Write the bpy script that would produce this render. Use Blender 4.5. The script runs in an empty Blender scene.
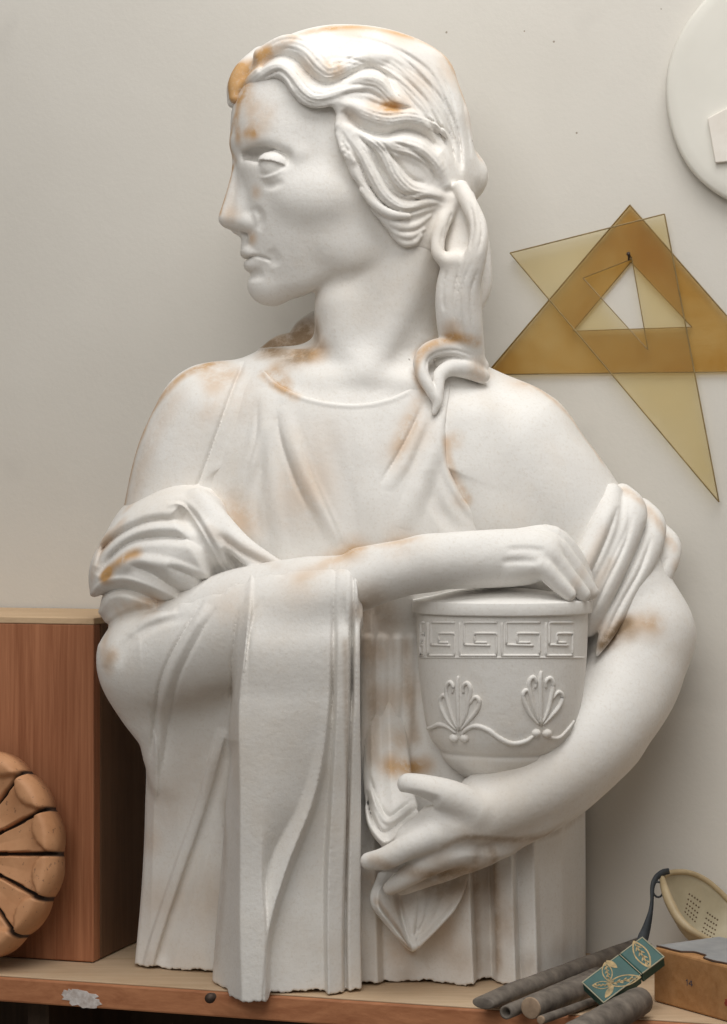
import bpy, bmesh, math, random
import numpy as np
from concurrent.futures import ThreadPoolExecutor
from mathutils import Vector, Matrix

C = bpy.context.scene.collection
F = 2200.0            # focal length in pixels of the 727 x 1024 frame
CX, CY = 363.5, 512.0
CAMZ = 1300.0         # camera height, mm;  reference plane y = 0 lies 2200 mm from the camera
random.seed(7)

def P(px, py, d):
    """point (mm) seen at photo pixel (px, py), d mm behind the reference plane"""
    t = (F + d) / F
    return np.array([(px - CX) * t, d, CAMZ - (py - CY) * t], dtype=np.float64)

def zed(py, d):
    return CAMZ - (py - CY) * (F + d) / F

def xed(px, d):
    return (px - CX) * (F + d) / F

# ------------------------------------------------------------------ head frame
TH = math.radians(8.0)
CT, ST = math.cos(TH), math.sin(TH)
HO = P(345, 165, 70)
def to_head(X, Y):
    u = (X - HO[0]) * CT + (Y - HO[1]) * ST
    w = (X - HO[0]) * ST - (Y - HO[1]) * CT
    return u, w
def from_head(u, w):
    return HO[0] + u * CT + w * ST, HO[1] + u * ST - w * CT
def H(px, py, w):
    y = HO[1]
    for _ in range(12):
        x = (px - CX) * (F + y) / F
        u = (x - HO[0] - w * ST) / CT
        y = HO[1] + u * ST - w * CT
    return np.array([x, y, CAMZ - (py - CY) * (F + y) / F])
def HU(px, w=0.0):
    p = H(px, 165, w)
    return to_head(p[0], p[1])[0]

# ------------------------------------------------------------------ signed-distance toolkit
def smin(a, b, k):
    if k <= 0: return np.minimum(a, b)
    h = np.clip(0.5 + 0.5 * (b - a) / k, 0, 1)
    return b + (a - b) * h - k * h * (1 - h)
def smax(a, b, k):
    return -smin(-a, -b, k)

def catmull(pts, n=5):
    pts = np.asarray(pts, dtype=np.float64)
    if len(pts) < 3 or n <= 1: return pts
    q = np.vstack([2 * pts[0] - pts[1], pts, 2 * pts[-1] - pts[-2]])
    out = []
    for i in range(1, len(q) - 2):
        p0, p1, p2, p3 = q[i - 1], q[i], q[i + 1], q[i + 2]
        for s in range(n):
            t = s / n
            out.append(0.5 * (2 * p1 + (p2 - p0) * t + (2 * p0 - 5 * p1 + 4 * p2 - p3) * t * t + (3 * p1 - p0 - 3 * p2 + p3) * t ** 3))
    out.append(pts[-1])
    return np.array(out)

def smooth_table(xs, ys, n=240):
    """monotone-ish cubic resample of a table (Catmull with finite differences)"""
    xs = np.asarray(xs, float); ys = np.asarray(ys, float)
    o = np.argsort(xs); xs, ys = xs[o], ys[o]
    m = np.gradient(ys, xs)
    X = np.linspace(xs[0], xs[-1], n)
    i = np.clip(np.searchsorted(xs, X, side='right') - 1, 0, len(xs) - 2)
    h = xs[i + 1] - xs[i]; t = (X - xs[i]) / h
    Y = (2*t**3 - 3*t**2 + 1)*ys[i] + (t**3 - 2*t**2 + t)*h*m[i] + (-2*t**3 + 3*t**2)*ys[i+1] + (t**3 - t**2)*h*m[i+1]
    return X, Y

class Pts:
    """a bundle of sample points, with the photo pixel each lies behind"""
    def __init__(s, X, Y, Z):
        s.X, s.Y, s.Z = X, Y, Z
        s._px = None
    @property
    def px(s):
        if s._px is None:
            t = F / (F + s.Y)
            s._px = CX + s.X * t
            s._py = CY - (s.Z - CAMZ) * t
        return s._px
    @property
    def py(s):
        s.px
        return s._py

def mirror_head(X, Y):
    u, w = to_head(X, Y)
    return from_head(u, np.abs(w))

def d_chain(p, pts, rad, sq=1.0):
    """swept ball of changing radius; sq > 1 flattens it in depth"""
    best = None
    soft = np.max(rad) > 17; ik = np.float32(1 / 0.7)      # thick limbs: blend the segments so no rings show
    for i in range(len(pts) - 1):
        a, b = pts[i], pts[i + 1]
        ab = b - a
        aby = ab[1] * sq
        L2 = float(ab[0] ** 2 + aby ** 2 + ab[2] ** 2) + 1e-9
        qx = p.X - np.float32(a[0]); qy = (p.Y - np.float32(a[1])) * np.float32(sq); qz = p.Z - np.float32(a[2])
        t = np.clip((qx * np.float32(ab[0]) + qy * np.float32(aby) + qz * np.float32(ab[2])) / np.float32(L2), 0, 1)
        d = np.sqrt((qx - t * np.float32(ab[0])) ** 2 + (qy - t * np.float32(aby)) ** 2 + (qz - t * np.float32(ab[2])) ** 2) \
            - (np.float32(rad[i]) + t * np.float32(rad[i + 1] - rad[i]))
        if best is None:
            best = d; acc = np.ones_like(d)
        elif soft:
            nb_ = np.minimum(best, d)
            acc = acc * np.exp((nb_ - best) * ik) + np.exp((nb_ - d) * ik); best = nb_
        else: best = np.minimum(best, d)
    if soft: best = best - np.log(acc) / ik + np.float32(1.1)
    return best

def d_ellipsoid(p, c, r, R=None):
    q = [p.X - np.float32(c[0]), p.Y - np.float32(c[1]), p.Z - np.float32(c[2])]
    if R is not None:
        q = [sum(np.float32(R[j][i]) * q[j] for j in range(3)) for i in range(3)]
    k0 = np.sqrt(sum((q[i] / np.float32(r[i])) ** 2 for i in range(3)))
    k1 = np.sqrt(sum((q[i] / np.float32(r[i] ** 2)) ** 2 for i in range(3))) + 1e-6
    return k0 * (k0 - 1) / k1

def d_poly2(A, B, poly):
    """signed distance to a polygon in any plane"""
    n = len(poly)
    d = np.full(A.shape, 1e9, np.float32); s = np.ones(A.shape, np.float32)
    for i in range(n):
        ax, ay = poly[i]; bx, by = poly[i - 1]
        ex, ey = bx - ax, by - ay
        wx, wy = A - np.float32(ax), B - np.float32(ay)
        t = np.clip((wx * np.float32(ex) + wy * np.float32(ey)) / np.float32(ex * ex + ey * ey + 1e-9), 0, 1)
        d = np.minimum(d, (wx - t * np.float32(ex)) ** 2 + (wy - t * np.float32(ey)) ** 2)
        c1 = B >= ay; c2 = B < by; c3 = ex * wy > ey * wx
        flip = (c1 & c2 & c3) | (~c1 & ~c2 & ~c3)
        s = np.where(flip, -s, s)
    return s * np.sqrt(d)

def d_loft(a, b, z, tab):
    """stack of superellipses: lateral a, depth b (front negative), height z.
    tab: dict z, cl, W (lateral centre and half width), cb, A, B (depth centre, front and back half depth), p"""
    I = lambda k: np.interp(z, tab['z'], tab[k]).astype(np.float32)
    W = np.maximum(I('W'), 1.0)
    x = a - I('cl'); y = b - I('cb')
    D = np.maximum(np.where(y < 0, I('A'), I('B')), 1.0)
    pw = np.float32(tab['p'])
    ax = np.abs(x) / W + 1e-5; ay = np.abs(y) / D + 1e-5
    q = (ax ** pw + ay ** pw) ** np.float32(1 / pw)
    g = np.sqrt((q ** (1 - pw) * ax ** (pw - 1) / W) ** 2 + (q ** (1 - pw) * ay ** (pw - 1) / D) ** 2)
    g = np.maximum(g, 1.0 / np.maximum(W, D))
    d = (q - 1) / g
    over = np.maximum(z - np.float32(tab['z'][-1]), np.float32(tab['z'][0]) - z)
    return np.where(over > 0, np.maximum(d, over), d)

def lin_dist(A, B, line, wid=None):
    """distance to a polyline in pixels; also side sign, position along it (0..1)"""
    best = np.full(A.shape, 1e9, np.float32); sg = np.zeros(A.shape, np.float32); tt = np.zeros(A.shape, np.float32)
    seg = np.hypot(np.diff(line[:, 0]), np.diff(line[:, 1])); cum = np.concatenate([[0], np.cumsum(seg)]); tot = cum[-1] + 1e-9
    for i in range(len(line) - 1):
        ax, ay = line[i]; ex, ey = line[i + 1] - line[i]
        wx, wy = A - np.float32(ax), B - np.float32(ay)
        t = np.clip((wx * np.float32(ex) + wy * np.float32(ey)) / np.float32(ex * ex + ey * ey + 1e-9), 0, 1)
        d = np.hypot(wx - t * np.float32(ex), wy - t * np.float32(ey))
        m = d < best
        best = np.where(m, d, best)
        sg = np.where(m, np.sign(np.float32(ex) * wy - np.float32(ey) * wx), sg)
        tt = np.where(m, (np.float32(cum[i]) + t * np.float32(seg[i])) / np.float32(tot), tt)
    return best, sg, tt

class Field:
    def __init__(s, name):
        s.name = name; s.ops = []
    # -- op bookkeeping: (lo, hi, function(points, D) -> D, mirrored?)
    def add(s, lo, hi, fn, sym=False, pad=18.0):
        s.ops.append((np.asarray(lo, float) - pad, np.asarray(hi, float) + pad, fn, sym))
    def comb(s, lo, hi, dist, k=0.0, mode='u', sym=False, off=0.0):
        if mode == 'u':   fn = lambda p, D: smin(D, dist(p) - off, k)
        elif mode == 's': fn = lambda p, D: smax(D, -(dist(p) - off), k)
        else:             fn = lambda p, D: smax(D, dist(p) - off, k)
        s.add(lo, hi, fn, sym, pad=18.0 + k)
    def chain(s, pts, rad, k=0.0, mode='u', n=9, sq=1.0, sym=False):
        """pts: (px, py, depth) or, for the head, (px, py, lateral)"""
        w = np.array([H(*q) if sym else P(*q) for q in pts])
        arr = catmull(np.hstack([w, np.asarray(rad, float).reshape(-1, 1)]), n)
        p3, r = arr[:, :3], np.maximum(arr[:, 3], 0.2)
        rm = r.max() / (1 if sq >= 1 else sq)
        s.comb(p3.min(0) - rm, p3.max(0) + rm, lambda p: d_chain(p, p3, r, sq), k, mode, sym)
    def ball(s, c, r, k=0.0, mode='u', R=None, sym=False):
        w = H(*c) if sym else P(*c)
        r = (r, r, r) if np.isscalar(r) else r
        m = max(r)
        s.comb(w - m, w + m, lambda p: d_ellipsoid(p, w, r, R), k, mode, sym)
    def prism(s, poly, y0, y1, k=0.0, mode='u', rnd=0.0, sym=False, n=1):
        """outline in pixels carried straight back from depth y0 to y1"""
        pl = np.array(catmull(list(poly) + [poly[0]], n)[:-1]) if n > 1 else np.array(poly, float)
        c = np.array([P(a, b, y) for a, b in pl for y in (y0, y1)])
        ym, yh = (y0 + y1) / 2, (y1 - y0) / 2
        def dist(p):
            d2 = d_poly2(p.px, p.py, pl); dy = np.abs(p.Y - np.float32(ym)) - np.float32(yh)
            return smax(d2, dy, rnd) if rnd else np.maximum(d2, dy)
        s.comb(c.min(0), c.max(0), dist, k, mode, sym)
    def sheet(s, rows, cols, back, k=0.0, top_k=2.0, rnd=2.0, smooth=1, pleat_rnd=0):
        """cloth with pleats: cols = list of (px list, depth list), one value per row of rows (py); solid back to depth `back`"""
        rows = np.asarray(rows, float)
        RX = np.array([c[0] for c in cols], float); RD = np.array([c[1] for c in cols], float)
        fine = np.linspace(rows[0], rows[-1], 160)
        FX = np.array([np.interp(fine, *smooth_table(rows, r)) for r in RX]); FD = np.array([np.interp(fine, *smooth_table(rows, r)) for r in RD])
        # regular front-depth map
        x0, x1 = FX.min() - 4, FX.max() + 4
        nx = int((x1 - x0) * 1.5); gx = np.linspace(x0, x1, nx)
        M = np.array([np.interp(gx, FX[:, j], FD[:, j]) for j in range(len(fine))])
        for _ in range(pleat_rnd):
            Mp = np.pad(M, ((1, 1), (1, 1)), mode='edge')
            M = (Mp[1:-1, :-2] + 2 * Mp[1:-1, 1:-1] + Mp[1:-1, 2:]) / 4
        gy, gxx = np.gradient(M, fine[1] - fine[0], gx[1] - gx[0])
        G = 1 / np.sqrt(1 + gxx ** 2 + gy ** 2)
        L, Rr = FX[0], FX[-1]
        for _ in range(5):
            Gp = np.pad(G, ((1, 1), (1, 1)), mode='edge')
            G = np.minimum.reduce([Gp[1:-1, :-2], Gp[1:-1, 1:-1], Gp[1:-1, 2:]])
        M = M.astype(np.float32); G = G.astype(np.float32)
        def dist(p):
            px, py = p.px, p.py
            fi = np.clip((py - fine[0]) / (fine[1] - fine[0]), 0, len(fine) - 1.001); fj = np.clip((px - gx[0]) / (gx[1] - gx[0]), 0, nx - 1.001)
            i = fi.astype(int); j = fj.astype(int); a = (fi - i).astype(np.float32); b = (fj - j).astype(np.float32)
            bl = lambda T: (T[i, j] * (1 - b) + T[i, j + 1] * b) * (1 - a) + (T[i + 1, j] * (1 - b) + T[i + 1, j + 1] * b) * a
            front = (bl(M) - p.Y) * bl(G)
            l = np.interp(py, fine, L).astype(np.float32); r = np.interp(py, fine, Rr).astype(np.float32)
            side = np.maximum(l - px, px - r)
            tb = np.maximum(np.float32(rows[0]) - py, py - np.float32(rows[-1]))
            d = smax(front, side, rnd)
            d = smax(d, p.Y - np.float32(back), rnd)
            return smax(d, tb, top_k)
        c = np.array([P(a, b, y) for a in (x0, x1) for b in (rows[0], rows[-1]) for y in (RD.min(), back)])
        s.comb(c.min(0), c.max(0), dist, k, 'u')
    def brush(s, line, h, w, kind='bump', lo=-400, hi=400, n=5, taper=0.18, sym=False, e=0.12, under=0.6):
        """raise (h > 0) or cut (h < 0) along a line; 'step' raises one side with a sharp lip (the side to the right of travel)"""
        L = catmull(line, n)
        h = np.asarray(h, float); w = np.asarray(w, float)
        wm = float(np.max(w))
        c = []
        for a, b in L:
            for y in (lo, hi): c.append(P(a, b, max(-220, min(300, y))))
        c = np.array(c)
        def fn(p, D):
            d, sg, t = lin_dist(p.px, p.py, L)
            ww = np.float32(w) if w.ndim == 0 else np.interp(t, np.linspace(0, 1, len(w)), w).astype(np.float32)
            hh = np.float32(h) if h.ndim == 0 else np.interp(t, np.linspace(0, 1, len(h)), h).astype(np.float32)
            q = d / ww
            if kind == 'bump': f = np.where(q < 1, (1 - np.minimum(q, 1) ** 2) ** 2, 0)
            elif kind == 'crease': f = np.where(q < 1, (1 - np.minimum(q, 1)) ** 2, 0)
            elif kind == 'flat': f = np.clip((1 - q) * 3, 0, 1)
            else:
                sq_ = q * sg
                up = np.where(sq_ > 0, np.clip(1 - sq_, 0, 1) ** 2, 0)
                dn = np.where(sq_ <= 0, -under * np.clip(1 + sq_ * 1.6, 0, 1) ** 2, 0)
                ee = np.float32(max(e, 1.8 / max(2.0, float(np.mean(w)))))
                bl = np.clip(0.5 + sq_ / (2 * ee), 0, 1); bl = bl * bl * (3 - 2 * bl)
                up = np.where(sq_ > ee, np.clip(1 - (sq_ - ee) / (1 - ee), 0, 1) ** 2, 0)
                dn = np.where(sq_ < -ee, -under * np.clip(1 + (sq_ + ee) * 1.6, 0, 1) ** 2, 0)
                f = np.where(np.abs(sq_) <= ee, -under * (1 - bl) + bl, up + dn)
                f = np.where(q < 1, f, 0)
            if taper > 0: f = f * np.clip(np.minimum(t, 1 - t) / taper, 0, 1) ** 0.8
            g = np.clip((p.Y - np.float32(lo)) / 10, 0, 1) * np.clip((np.float32(hi) - p.Y) / 10, 0, 1)
            return D - hh * f * g
        s.add(c.min(0) - wm * 1.1, c.max(0) + wm * 1.1, fn, sym, pad=4)
    def lid(s, c, r, poly, k=1.2, sym=True):
        """the part of a ball inside an outline (eyelids)"""
        w = H(*c); pl = np.array(poly, float)
        s.comb(w - r, w + r, lambda p: smax(d_ellipsoid(p, w, (r, r, r)), d_poly2(p.px, p.py, pl), 0.8), k, 'u', sym)
    def base_cut(s):
        """broken lower edge just above the shelf"""
        def fn(p, D):
            x, y = p.X, p.Y
            rag = 1.3 + 0.9 * np.sin(x * 0.11 + 1) + 0.7 * np.sin(x * 0.31 + y * 0.07) + 0.5 * np.sin(x * 0.83 + 2) + 0.4 * np.sin(x * 1.7 + y * 0.5)
            over = np.clip(((x - 243) * -0.2917 + (y - 160) * -0.9565 - 290) / 3, 0, 1)      # past the shelf edge the cloth hangs lower
            zc = 827.9 + np.maximum(rag, 0.0) - 6.0 * over
            return smax(D, zc.astype(np.float32) - p.Z, 1.2)
        s.add([-420, -260, 760], [420, 340, 850], fn, False, pad=0)
    # -- evaluation
    def at(s, X, Y, Z):
        p = Pts(X, Y, Z); xm, ym = mirror_head(X, Y); pm = Pts(xm, ym, Z)
        D = np.full(X.shape, 60.0, np.float32)
        for lo, hi, fn, sym in s.ops:
            q = pm if sym else p
            m = (q.X > lo[0]) & (q.X < hi[0]) & (q.Y > lo[1]) & (q.Y < hi[1]) & (q.Z > lo[2]) & (q.Z < hi[2])
            if m.any(): D[m] = fn(Pts(q.X[m], q.Y[m], q.Z[m]), D[m])
        return D
    def surf(s, pts, y0=-230, y1=260):
        """depth of the first surface behind each pixel"""
        ys = np.arange(y0, y1, 2.0)
        out = []
        px = np.array([q[0] for q in pts], float); py = np.array([q[1] for q in pts], float)
        T = (F + ys) / F
        X = ((px[:, None] - CX) * T).ravel().astype(np.float32); Z = (CAMZ - (py[:, None] - CY) * T).ravel().astype(np.float32)
        Y = np.broadcast_to(ys, (len(px), len(ys))).ravel().astype(np.float32)
        D = s.at(X, Y, Z).reshape(len(px), -1)
        hit = D <= 0
        for i in range(len(px)):
            if hit[i].any():
                j = int(np.argmax(hit[i]))
                a, b = D[i, j - 1], D[i, j]
                out.append(ys[j - 1] + 2.0 * a / (a - b + 1e-9) if j else ys[0])
            else: out.append(np.nan)
        out = np.array(out)
        ok = ~np.isnan(out)
        if ok.any() and not ok.all(): out = np.interp(np.arange(len(out)), np.arange(len(out))[ok], out[ok])
        return out
    def stroke(s, line, r, lift=0.0, k=3.0, sq=1.0, n=4, base=None, mode='u', sym=False, dmax=None):
        """a rounded strand or fold lying on the surface; lift < 0 sinks it"""
        L = catmull(line, n)
        d = (base or s).surf(L) - np.interp(np.linspace(0, 1, len(L)), np.linspace(0, 1, np.size(lift)), np.atleast_1d(lift))
        if dmax is not None: d = np.minimum(d, dmax)
        if len(d) > 4:
            dp = np.pad(d, 2, mode='edge'); d = (dp[:-4] + dp[1:-3] + dp[2:-2] + dp[3:-1] + dp[4:]) / 5
        w = np.array([P(a, b, c) for (a, b), c in zip(L, d)])
        rr = np.interp(np.linspace(0, 1, len(L)), np.linspace(0, 1, np.size(r)), np.atleast_1d(r))
        rm = rr.max()
        s.comb(w.min(0) - rm, w.max(0) + rm, lambda p: d_chain(p, w, rr, sq), k, mode, sym)
    # -- meshing
    def mesh(s, h):
        nb = 8; S = nb * h
        los = np.array([o[0] for o in s.ops]); his = np.array([o[1] for o in s.ops])
        lo = los.min(0); hi = his.max(0)
        if any(o[3] for o in s.ops): lo = lo - [30, 200, 0]; hi = hi + [30, 200, 0]
        lo = np.maximum(lo, [-420, -260, 780]); hi = np.minimum(hi, [420, 340, 1840])
        lo = np.floor(lo / S) * S
        n = np.ceil((hi - lo) / S).astype(int)
        gx, gy, gz = [np.arange(n[i]) for i in range(3)]
        B = np.stack(np.meshgrid(gx, gy, gz, indexing='ij'), -1).reshape(-1, 3)
        cen = (lo + (B + 0.5) * S).astype(np.float32)
        D = s.at(cen[:, 0], cen[:, 1], cen[:, 2])
        act = (np.abs(D) < 0.87 * S + 5).reshape(n)
        kn = np.stack(np.meshgrid(*[np.arange(n[i] + 1) for i in range(3)], indexing='ij'), -1).reshape(-1, 3)
        kp = (lo + kn * S).astype(np.float32)
        sg = (s.at(kp[:, 0], kp[:, 1], kp[:, 2]) < 0).reshape(n + 1)
        sm_ = sum(sg[a:a + n[0], b:b + n[1], c:c + n[2]].astype(np.int8) for a in (0, 1) for b in (0, 1) for c in (0, 1))
        ic = D.reshape(n) < 0
        mixed = ((sm_ > 0) & (sm_ < 8)) | ((sm_ == 0) & ic) | ((sm_ == 8) & ~ic)
        dil = mixed.copy()
        for ax in range(3):
            for sh in (1, -1):
                r = np.roll(mixed, sh, ax); dil |= r
        act = (act | dil).ravel()
        B = B[act]; cen = cen[act]
        g = np.arange(nb + 1) * h
        off = np.stack(np.meshgrid(g, g, g, indexing='ij'), -1).reshape(-1, 3).astype(np.float32)
        org = (lo + B * S).astype(np.float32)
        mx, my = mirror_head(cen[:, 0], cen[:, 1])
        cm = np.stack([mx, my, cen[:, 2]], 1)
        hs = S / 2
        CH = 1500
        def work(i0):
            o = org[i0:i0 + CH]; ce = cen[i0:i0 + CH]; cs = cm[i0:i0 + CH]
            Q = o[:, None, :] + off[None]
            X, Y, Z = Q[..., 0], Q[..., 1], Q[..., 2]
            XM = YM = None
            V = np.full(X.shape, 60.0, np.float32)
            for l, hh, fn, sym in s.ops:
                c = cs if sym else ce
                pad = hs * (1.25 if sym else 1.0)
                m = ((c > l - pad) & (c < hh + pad)).all(1)
                if not m.any(): continue
                if sym:
                    if XM is None: XM, YM = mirror_head(X, Y); XM = XM.astype(np.float32); YM = YM.astype(np.float32)
                    p = Pts(XM[m], YM[m], Z[m])
                else: p = Pts(X[m], Y[m], Z[m])
                V[m] = fn(p, V[m])
            return V
        with ThreadPoolExecutor(4) as ex:
            V = np.concatenate(list(ex.map(work, range(0, len(B), CH))))
        V = V.reshape(-1, nb + 1, nb + 1, nb + 1)
        # surface nets
        N = n * nb + 2
        key0 = (B[:, 0] * nb).astype(np.int64), (B[:, 1] * nb).astype(np.int64), (B[:, 2] * nb).astype(np.int64)
        I = V < 0
        c8 = [I[:, a:a + nb, b:b + nb, c:c + nb] for a in (0, 1) for b in (0, 1) for c in (0, 1)]
        cnt = sum(c.astype(np.int8) for c in c8)
        bi, ci, cj, ck = np.nonzero((cnt > 0) & (cnt < 8))
        vals = np.stack([V[bi, ci + a, cj + b, ck + c] for a in (0, 1) for b in (0, 1) for c in (0, 1)], 1)
        corner = np.array([(a, b, c) for a in (0, 1) for b in (0, 1) for c in (0, 1)], np.float32)
        acc = np.zeros((len(bi), 3), np.float32); num = np.zeros(len(bi), np.float32)
        for i in range(8):
            for j in range(i + 1, 8):
                if np.abs(corner[i] - corner[j]).sum() == 1:
                    va, vb = vals[:, i], vals[:, j]
                    m = (va < 0) != (vb < 0)
                    t = np.where(m, va / np.where(m, va - vb, 1), 0)
                    acc += np.where(m[:, None], corner[i] + (corner[j] - corner[i]) * t[:, None], 0)
                    num += m
        vert = acc / num[:, None]
        kx, ky, kz = key0[0][bi] + ci, key0[1][bi] + cj, key0[2][bi] + ck
        vert = vert * h + np.stack([kx, ky, kz], 1) * h + lo
        key = (kx * N[1] + ky) * N[2] + kz
        o = np.argsort(key); skey = key[o]
        def look(k):
            q = np.searchsorted(skey, k); q = np.clip(q, 0, len(skey) - 1)
            return np.where(skey[q] == k, o[q], -1)
        quads = []
        for ax in range(3):
            a = I[:, :nb, :nb, :nb]
            b = [I[:, 1:, :nb, :nb], I[:, :nb, 1:, :nb], I[:, :nb, :nb, 1:]][ax]
            e0, ei, ej, ek = np.nonzero(a != b)
            x, y, z = key0[0][e0] + ei, key0[1][e0] + ej, key0[2][e0] + ek
            u, v = [(1, 2), (2, 0), (0, 1)][ax]
            base = [x, y, z]
            def kk(du, dv):
                c = [base[0].copy(), base[1].copy(), base[2].copy()]
                c[u] = c[u] - du; c[v] = c[v] - dv
                return look((c[0] * N[1] + c[1]) * N[2] + c[2])
            q = np.stack([kk(1, 1), kk(0, 1), kk(0, 0), kk(1, 0)], 1)
            inside = a[e0, ei, ej, ek]
            q = np.where(inside[:, None], q, q[:, ::-1])
            quads.append(q[(q >= 0).all(1)])
        quads = np.concatenate(quads)
        # settle the grid's stair-steps: two light smoothing passes, each followed by a push back out
        nv = len(vert)
        ea = quads.ravel(); eb = quads[:, [1, 2, 3, 0]].ravel()
        deg = np.bincount(ea, minlength=nv) + np.bincount(eb, minlength=nv) + 1e-9
        for lam in (0.55, -0.50, 0.55, -0.50):
            acc = np.stack([np.bincount(ea, vert[eb, i], nv) + np.bincount(eb, vert[ea, i], nv) for i in range(3)], 1)
            vert = vert + lam * (acc / deg[:, None] - vert)
        return vert, quads

def np_mesh(name, verts, quads, scale=0.001):
    me = bpy.data.meshes.new(name)
    me.vertices.add(len(verts)); me.vertices.foreach_set('co', (verts * scale).astype(np.float32).ravel())
    me.loops.add(quads.size); me.loops.foreach_set('vertex_index', quads.astype(np.int32).ravel())
    me.polygons.add(len(quads)); me.polygons.foreach_set('loop_start', (np.arange(len(quads)) * 4).astype(np.int32))
    me.polygons.foreach_set('use_smooth', np.ones(len(quads), bool))
    me.update(calc_edges=True); me.validate()
    return me
RES = 1.2

def world_loft(rows, cb, p=2.3):
    """rows: (py, left px, right px, front depth, back depth)"""
    z = []; L = []; R = []; Fd = []; Bd = []
    for py, l, r, f, b in rows:
        m = cb
        z.append(zed(py, m)); L.append(xed(l, m)); R.append(xed(r, m)); Fd.append(f); Bd.append(b)
    Z, l = smooth_table(z, L); _, r = smooth_table(z, R); _, f = smooth_table(z, Fd); _, b = smooth_table(z, Bd)
    tab = dict(z=Z, cl=(l + r) / 2, W=(r - l) / 2, cb=np.full_like(Z, cb), A=cb - f, B=b - cb, p=p)
    lo = np.array([l.min(), f.min(), Z.min()]); hi = np.array([r.max(), b.max(), Z.max()])
    return tab, lo, hi

def add_loft(field, rows, cb, p=2.3, k=0.0, off=0.0):
    tab, lo, hi = world_loft(rows, cb, p)
    field.comb(lo, hi, lambda q: d_loft(q.X, q.Y, q.Z, tab), k, 'u', False, off)

TORSO = [(352, 262, 452, 44, 130), (372, 238, 478, 22, 148), (395, 214, 505, 8, 160), (430, 200, 520, -4, 170), (470, 190, 528, -12, 172),
         (510, 185, 535, -16, 172), (560, 185, 545, -12, 172), (640, 215, 560, 14, 170), (720, 240, 570, 40, 165), (880, 240, 575, 50, 160), (960, 240, 575, 50, 155)]

# ================================================================== BODY
body = Field('body')
# neck
body.chain([(392, 400, 92), (380, 352, 84), (378, 310, 76), (388, 265, 70), (402, 215, 66)], [72, 66, 65, 67, 66], sq=1.22)
add_loft(body, TORSO[:5], 90, 2.3, k=22, off=-3)
# throat and breastbone
body.chain([(344, 306, 48), (350, 345, 46), (362, 372, 30)], [26, 24, 16], k=20)
body.chain([(414, 246, 30), (400, 300, 32), (384, 345, 30), (368, 374, 24)], [13, 13, 10, 5], k=20)
body.chain([(376, 380, 26), (410, 384, 23), (455, 380, 45)], [5, 7, 8], k=18)
body.chain([(350, 380, 26), (315, 381, 31), (275, 372, 52)], [5, 6.5, 7], k=18)
# trapezius to shoulders
body.chain([(345, 372, 95), (285, 385, 92), (215, 412, 88)], [26, 36, 48], k=26)
body.chain([(420, 372, 95), (470, 398, 92), (520, 440, 86)], [30, 38, 54], k=24)
# right arm (left in the picture): shoulder, upper arm, elbow
body.chain([(212, 424, 84), (195, 470, 84), (178, 540, 76), (163, 610, 62), (152, 660, 48)], [61, 64, 61, 54, 48], k=18)
# its forearm across the breast
body.chain([(152, 660, 40), (230, 622, -10), (300, 598, -42), (348, 585, -58), (395, 571, -64), (430, 564, -66)], [48, 50, 40, 30, 27, 26], k=10, sq=1.0)
body.chain([(425, 562, -64), (470, 560, -62), (515, 558, -58), (540, 556, -52)], [27, 28, 28, 24], k=8)
body.chain([(360, 562, -62), (420, 552, -70), (480, 546, -68), (532, 542, -56)], [14, 12, 12, 10], k=8)
# left arm (right in the picture)
body.chain([(508, 456, 82), (545, 498, 82), (588, 556, 80), (622, 606, 74), (640, 636, 66)], [71, 71, 66, 59, 56], k=20)
body.chain([(638, 634, 66), (625, 684, 44), (590, 735, 10), (545, 776, -22), (505, 802, -44), (470, 818, -56), (445, 826, -60)], [57, 54, 50, 42, 34, 29, 27], k=10)
# side of the breast below the arm
body.chain([(468, 430, 40), (474, 480, 36), (488, 520, 40), (505, 545, 52)], [36, 40, 42, 42], k=20)
body.brush([(245, 360), (233, 388), (219, 427), (203, 472), (194, 494)], -3.5, 5, 'crease', lo=-60, hi=110, taper=0.08)
# hand under the jar: back of the hand, wrist
body.chain([(470, 822, -58), (440, 832, -62), (412, 842, -60)], [27, 26, 19], k=8, sq=1.1)

def finger(field, pts, rad, k=3.0):
    field.chain(pts, rad, k=k, n=4)
body.ball((478, 794, -40), 19, k=12)
# thumb
finger(body, [(474, 810, -70), (450, 797, -77), (427, 789, -78), (408, 784, -68)], [20, 17, 14, 11.5], 6)
# index finger pointing down along the cloth
finger(body, [(432, 836, -76), (408, 847, -78), (386, 858, -72), (369, 861, -60)], [15, 12.5, 11, 8.5], 5)
# the three lower fingers closing in under the hand
finger(body, [(462, 846, -62), (432, 861, -66), (408, 876, -58), (390, 888, -46)], [18, 14, 11, 8], 5)
finger(body, [(480, 848, -48), (448, 866, -50), (422, 878, -44), (402, 888, -32)], [18, 14, 11, 8], 4)
finger(body, [(486, 846, -30), (462, 862, -32), (440, 873, -28), (420, 880, -18)], [15, 12, 10, 7.5], 4)
# underside of the forearm
body.chain([(606, 742, 24), (560, 796, -8), (510, 830, -34), (465, 848, -48)], [36, 28, 24, 20], k=12)
# ridge between lit top and underside
body.brush([(440, 850), (472, 846), (510, 846), (548, 840), (590, 816)], -3.0, 11, 'bump', lo=-140, hi=60)
body.brush([(400, 796), (418, 797), (440, 803)], -4, 8, 'bump', lo=-120, hi=-30)

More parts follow.
